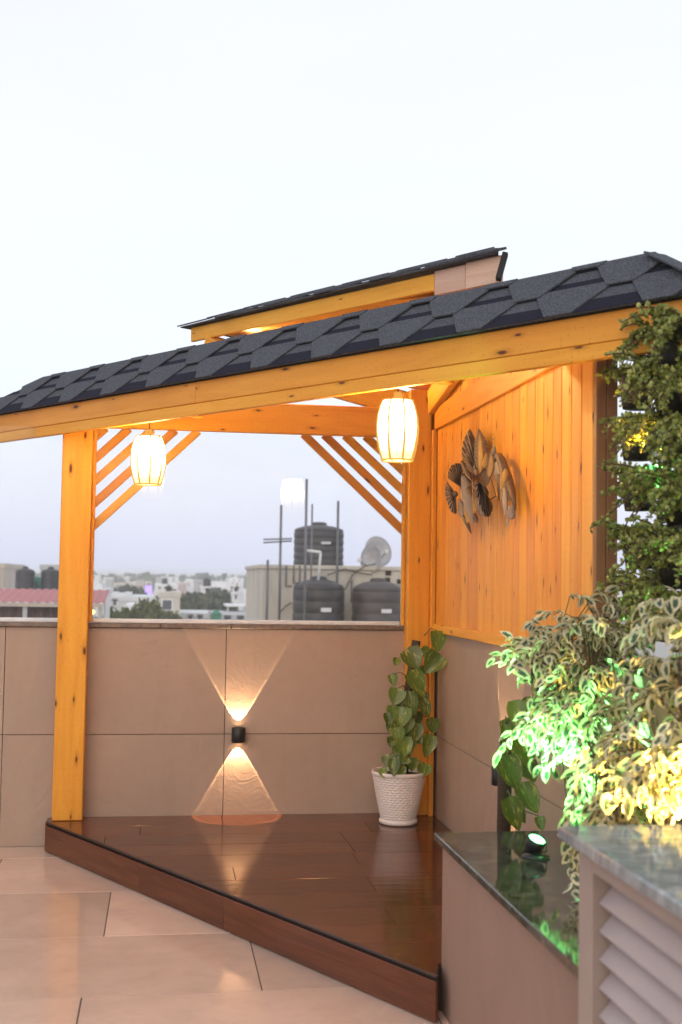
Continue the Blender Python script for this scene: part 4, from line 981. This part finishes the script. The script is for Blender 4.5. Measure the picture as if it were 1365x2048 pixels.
# the shed with the faded red roof
YS = 22.0
sh = thing('roof_shed', (-2.5, YS+1.5, .0), 'rooftop shed with faded red corrugated roof and brown curtained front', 'shed')
box('floor_slab', (-9, YS-1.5, H0), (-1.1, YS+4, -.6), M['b_grey'], sh, 0)
bm = bmesh.new(); nn = 150; x0, x1 = -8.5, -1.32
rows_ = [[], []]
for i in range(nn+1):
    xx = x0+(x1-x0)*i/nn; c_ = .018*math.sin(i*math.pi/2+.4)
    rows_[0].append(bm.verts.new((xx, YS-.15, .83+c_))); rows_[1].append(bm.verts.new((xx, YS+2.6, 1.10+c_)))
for i in range(nn): bm.faces.new((rows_[0][i], rows_[0][i+1], rows_[1][i+1], rows_[1][i]))
o = obj('roof_sheet', finish(bm, 'roof_sheet', M['red_roof']), sh); md = o.modifiers.new('t', 'SOLIDIFY'); md.thickness = .01
box('eave_board', (-8.5, YS-.12, .72), (-1.36, YS-.07, .80), M['b_tan'], sh, 0)
bm = bmesh.new(); prev = None
for i in range(161):
    xx = -8.4+6.6*i/160; q = [bm.verts.new((xx, YS+.25+.06*math.sin(i*1.1), zz)) for zz in (-.6, .72)]
    if prev: bm.faces.new((prev[0], q[0], q[1], prev[1]))
    prev = q
o = obj('curtain', finish(bm, 'curtain', M['curtain'], True), sh); o.modifiers.new('t', 'SOLIDIFY').thickness = .01
for xx in (-6.2, -3.14, -1.42): box('shed_post', (xx-.05, YS-.05, -.6), (xx+.05, YS+.05, .72), M['b_grey'], sh, 0)
box('side_wall', (-1.36, YS+.2, -.6), (-1.30, YS+2.5, .86), M['b_white'], sh, 0)
bulb_c = at(186, 1224, YS-.1)
yb = thing('shed_lamp', bulb_c, 'small glowing yellow bulb at the shed corner beside the front post', 'lamp')
bm = bmesh.new(); bmesh.ops.create_uvsphere(bm, u_segments=12, v_segments=8, radius=.05); obj('bulb', finish(bm, 'bulb', M['yellow_bulb'], True), yb, Matrix.Translation(bulb_c))
tube('lamp_holder', [bulb_c+Vector((0, 0, .04)), bulb_c+Vector((0, 0, .14)), (-1.42+.05, YS+.0, bulb_c.z+.15)], .012, M['black_metal'], yb, 6)
YT = 38.0
tb2 = building(-40, 175, 1181, YT-1.5, 'b_pale', 'pale flat roof behind the red shed carrying two black tanks', 6, ((.2, 1190, 1200, .06), (.5, 1190, 1200, .06)))
zb0 = at(50, 1181, YT-1.5).z
for px, lab in ((50, 'left black water tank behind the red roof'), (101, 'black water tank behind the red roof, next to the front post')):
    c = at(px, 1181, YT); tank((c.x, YT, zb0-.02), .35, .80, 'tank', lab, False, 'black tanks behind the red roof')
c = at(73, 1170, YT+.8); cz = thing('tarp_bundle', (c.x, YT+.6, zb0), 'green tarp bundle between the two black tanks', 'tarp')
bm = bmesh.new(); bmesh.ops.create_icosphere(bm, subdivisions=3, radius=.24)
for v_ in bm.verts: v_.co = v_.co*(1+.12*math.sin(v_.co.x*23+v_.co.z*17)); v_.co.z *= 1.25
obj('tarp', finish(bm, 'tarp', M['green_net'], True), cz, Matrix.Translation((c.x, YT+.6, zb0+.22)))
# individually visible city blocks
building(-30, 9, 1126, 60, 'b_tan', 'tall cream block cut by the left photo edge', 10, ((.55, 1150, 1160, .2), (.55, 1170, 1180, .2)))
building(14, 26, 1138, 75, 'b_white', 'narrow white block beside the tall cream one on the left', 8, ((.5, 1150, 1158, .3),))
building(82, 126, 1129, 55, 'b_grey', 'grey rooftop room rising behind the right black tank', 5, ())
building(318, 361, 1184, 52, 'b_beige', 'square grey-beige block with one dark window in the middle of the city view', 6, ((.40, 1200, 1219, .42),))
building(222, 306, 1193, 60, 'b_pale', 'weathered pale low block left of the window block', 9, ((.1, 1200, 1210, .08), (.75, 1203, 1213, .1)), extras=((.0, .45, 1186, 'b_pale', 'roof_room'),))
building(255, 284, 1209, 46, 'b_white', 'small bright white shed wall below the weathered block', 4, ())
building(182, 214, 1178, 80, 'b_white', 'white house just right of the front post', 9, ((.3, 1186, 1192, .2), (.7, 1186, 1192, .2)), extras=((.2, .7, 1166, 'b_pale', 'roof_room'),))
building(229, 262, 1166, 150, 'b_beige', 'beige distant block with stacked floors left of the violet sign', 12, tuple((f, 1171+8*r_, 1175+8*r_, .12) for f in (.2, .5, .8) for r_ in (0, 1)))
building(270, 300, 1166, 140, 'b_tan', 'tan distant block directly left of the violet sign', 12, tuple((f, 1171+7*r_, 1174+7*r_, .14) for f in (.25, .65) for r_ in (0, 1)), extras=((.1, .6, 1160, 'b_grey', 'roof_room'),))
building(311, 356, 1168, 130, 'b_white', 'white block right of the violet sign with a long flat roof', 12, tuple((f, 1173, 1178, .1) for f in (.2, .45, .7)))
building(355, 374, 1166, 180, 'b_pink', 'pinkish block in the middle distance', 12, tuple((f, 1170+6*r_, 1173+6*r_, .16) for f in (.3, .7) for r_ in (0, 1)))
building(392, 409, 1160, 170, 'b_grey', 'slim grey tower-like block in the middle distance', 10, tuple((.5, 1165+6*r_, 1168+6*r_, .4) for r_ in (0, 1, 2)))
building(407, 457, 1173, 110, 'b_white', 'broad white house with a shaded balcony band above the trees', 10, ((.5, 1176, 1184, .4), (.15, 1177, 1184, .14)), extras=((.35, 1.0, 1162, 'b_pale', 'roof_room'),))
building(457, 472, 1168, 125, 'b_white', 'small white cube house right of the broad white one', 9, ((.5, 1173, 1178, .3),))
building(465, 484, 1184, 85, 'b_white', 'white low house at the right of the trees', 7, ((.4, 1190, 1198, .2),))
building(490, 504, 1180, 58, 'b_white', 'tall narrow white wall next to the cream block', 5, ((.5, 1190, 1200, .3),))
building(362, 426, 1226, 55, 'b_pale', 'low pale market roof below the tree mass', 6, ((.3, 1231, 1238, .12), (.6, 1231, 1238, .12)))
building(430, 515, 1229, 50, 'b_grey', 'low grey roof at the foot of the city view', 7, ((.3, 1233, 1240, .1), (.6, 1233, 1240, .1), (.85, 1233, 1240, .08)))
c = at(471, 1209, 56); cn = thing('canopy_roof', (c.x, 56, H0), 'thin white canopy roof on posts right of the trees', 'canopy')
a, b = at(451, 1209, 56), at(492, 1209, 56); box('canopy_top', (a.x, 55, a.z-.08), (b.x, 58, a.z+.02), M['b_white'], cn, 0)
for q in (a.x+.1, b.x-.1): box('canopy_post', (q-.05, 55.1, H0), (q+.05, 55.2, a.z-.08), M['b_grey'], cn, 0)
c = at(433, 1228, 48); g = thing('green_tent', (c.x, 48, H0), 'small green tarp tent among the low roofs', 'tent')
bm = bmesh.new(); add_box(bm, (-.22, -.3, H0-c.z), (.22, .3, 0)); v_ = [bm.verts.new(q) for q in ((-.26, -.35, 0.001), (.26, -.35, .001), (.26, .35, .001), (-.26, .35, .001), (0, 0, .22))]
for q in ((0,1,4),(1,2,4),(2,3,4),(3,0,4),(3,2,1,0)): bm.faces.new([v_[i] for i in q])
obj('tent_cloth', finish(bm, 'tent_cloth', M['green_net']), g, Matrix.Translation(c))
c = at(300, 1180, 138); vsn = thing('violet_sign', (c.x, 138, H0), 'violet glowing sign on a far rooftop', 'sign')
box('sign_face', (c.x-.55, 138, c.z-.5), (c.x+.25, 138.1, c.z+.5), M['violet'], vsn, 0); box('sign_pole', (c.x-.2, 138.1, H0), (c.x-.05, 138.25, c.z+.9), M['pipe'], vsn, 0)
for px, py, y_, r_, h_, lab in ((415, 1173, 112, .9, 1.6, 'black tank on the broad white house above the trees'), (338, 1184, 54, .35, .6, 'small black tank on top of the window block'), (243, 1193, 62, .45, .7, 'small black tank on the weathered pale low block'), (330, 1168, 132, .8, 1.3, 'black tank on the flat-roofed white block'), (200, 1178, 82, .5, .8, 'black tank on the white house by the front post'), (476, 1184, 87, .5, .8, 'black tank on the white low house right of the trees')):
    c = at(px, py, y_); tank((c.x, y_+1.2, c.z), r_*.42, h_*.5, 'tank', lab, False, 'black tanks on city roofs')
rc = random.Random(9)
FARL = dict(b_white='bright white', b_pale='pale grey-white', b_beige='sandy beige', b_grey='dull grey', b_pink='faded pink', b_tan='brownish tan')
for k in range(110):
    d = rc.uniform(180, 1100)**1.0; px = rc.uniform(-30, 560); hor = 1148+px*.0157
    top = hor+rc.uniform(-3, 20)*min(1, 260/d)+rc.choice([0, 0, 0, -3])
    wpx = rc.uniform(9, 30)*min(1.3, 420/d)
    km = rc.choice(['b_white', 'b_white', 'b_pale', 'b_beige', 'b_grey', 'b_pink', 'b_tan'])
    building(px, px+wpx, top, d, km, 'tiny '+FARL[km]+' building far off in the hazy city near the horizon', rc.uniform(8, 16), tuple((f, top+3+4*r_, top+5+4*r_, .13) for f in ((.3, .7) if d < 420 else ()) for r_ in (0, 1)), True, 'far-off '+FARL[km]+' city buildings', 'city_building',
             ((.15, .5, top-rc.uniform(1.5, 4), 'b_pale', 'roof_room'),) if rc.random() < .6 else ())
# trees in the city
def tree(px, pyt, y, rad, hgt, mat, label, rnd, n=260, leaf=.22):
    c = at(px, pyt, y); T_ = thing('city_tree', (c.x, y, H0), label, 'tree', 'trees between the roofs')
    tube('trunk', [(c.x, y, H0), (c.x+.1, y, c.z-hgt*.6), (c.x, y, c.z-hgt*.2)], [.25, .16, .06], M['twig'], T_, 7)
    V, F = [], []; lob = [Vector((rnd.uniform(-.6, .6)*rad, rnd.uniform(-.6, .6)*rad, rnd.uniform(-.75, -.2)*hgt)) for _ in range(7)]
    for i in range(n):
        l = rnd.choice(lob); d = Vector((rnd.gauss(0, 1), rnd.gauss(0, 1), rnd.gauss(0, .8))).normalized()*rnd.random()**.4
        p = c+l+Vector((d.x*rad*.48, d.y*rad*.48, d.z*hgt*.28))
        for q in range(3):
            o = len(V); Rr = Euler((rnd.uniform(0, 6), rnd.uniform(0, 6), rnd.uniform(0, 6))).to_matrix(); s_ = leaf*rnd.uniform(.6, 1.3); pp_ = p+Vector((rnd.uniform(-1, 1), rnd.uniform(-1, 1), rnd.uniform(-1, 1)))*leaf
            for w_ in ((-.5, -.3, 0), (.5, -.3, .1), (.6, .3, 0), (-.4, .4, .12)): V.append(pp_+Rr @ Vector(w_)*s_)
            F.append((o, o+1, o+2, o+3))
    me = bpy.data.meshes.new('crown'); me.from_pydata(V, [], F); me.materials.append(M[mat]); obj('crown', me, T_)
rt_ = random.Random(4)
for px, py, y, rad, h_, mt, lab in ((215, 1222, 30, .55, 1.2, 'tree_light', 'yellow-green shrubby tree by the shed lamp'), (243, 1219, 31, .6, 1.2, 'tree_light', 'pale bushy tree left of the bright white shed wall'), (268, 1224, 32, .5, 1.1, 'tree_light', 'pale low tree under the bright white shed wall'),
    (293, 1207, 36, .5, 1.0, 'tree_light', 'round-topped pale tree before the window block'), (306, 1222, 33, .5, 1.1, 'tree_light', 'pale tree at the foot of the window block'), (336, 1226, 40, .5, 1.0, 'tree_light', 'thin pale tree right below the dark window'),
    (378, 1189, 90, 2.6, 2.6, 'tree_dark', 'dark tree at the left end of the tree mass'), (404, 1187, 92, 2.8, 2.8, 'tree_dark', 'dark broad tree in the middle of the tree mass'), (432, 1190, 90, 2.6, 2.6, 'tree_dark', 'dark tree beneath the broad white house'), (455, 1194, 88, 2.0, 2.2, 'tree_dark', 'dark tree at the right end of the tree mass'),
    (368, 1202, 80, 2.0, 2.0, 'tree_dark', 'dark lower tree beside the window block'), (395, 1206, 78, 2.2, 2.0, 'tree_dark', 'dark lower tree above the market roof'), (425, 1206, 78, 2.2, 2.0, 'tree_dark', 'dark lower tree above the green tent'), (262, 1178, 120, 1.6, 1.8, 'tree_dark', 'dark tree by the beige distant block')):
    tree(px, py, y, rad, h_, mt, lab, rt_, 300, .16 if y < 60 else .5)
V, F = [], []
for i in range(5000):   # the far tree line under the horizon
    d = rt_.uniform(350, 1500); a = rt_.uniform(-.22, .36); zt = CAM.z-rt_.uniform(-.001, .012)*d*.5
    p = Vector((math.sin(a)*d, math.cos(a)*d, min(zt, CAM.z+.3)-rt_.random()*1.5)); s_ = rt_.uniform(1.2, 3.2); o = len(V)
    Rr = Euler((rt_.uniform(0, 6), rt_.uniform(0, 6), rt_.uniform(0, 6))).to_matrix()
    for w_ in ((-.8, -.5, 0), (.8, -.5, .2), (.9, .5, 0), (-.7, .6, .2)): V.append(p+Rr @ Vector(w_)*s_)
    F.append((o, o+1, o+2, o+3))
me = bpy.data.meshes.new('far_treeline'); me.from_pydata(V, [], F); me.materials.append(M['tree_dark']); tag(obj('far_treeline', me), 'far tree line along the hazy horizon', 'trees', None, 'stuff')

# ------------------------------------------------------------------ haze
s = NT('city_haze'); s.t.nodes.remove(s.b); pvn = s.n('ShaderNodeVolumePrincipled'); pvn.inputs['Color'].default_value = (.965, .985, 1, 1); pvn.inputs['Density'].default_value = .0013; pvn.inputs['Anisotropy'].default_value = .0
s.put(s.out.inputs['Volume'], pvn.outputs[0])
hz = box('haze', (-2400, -250, H0-1.5), (2400, 3000, 4.2), s.m, None, 0); tag(hz, kind='stuff')
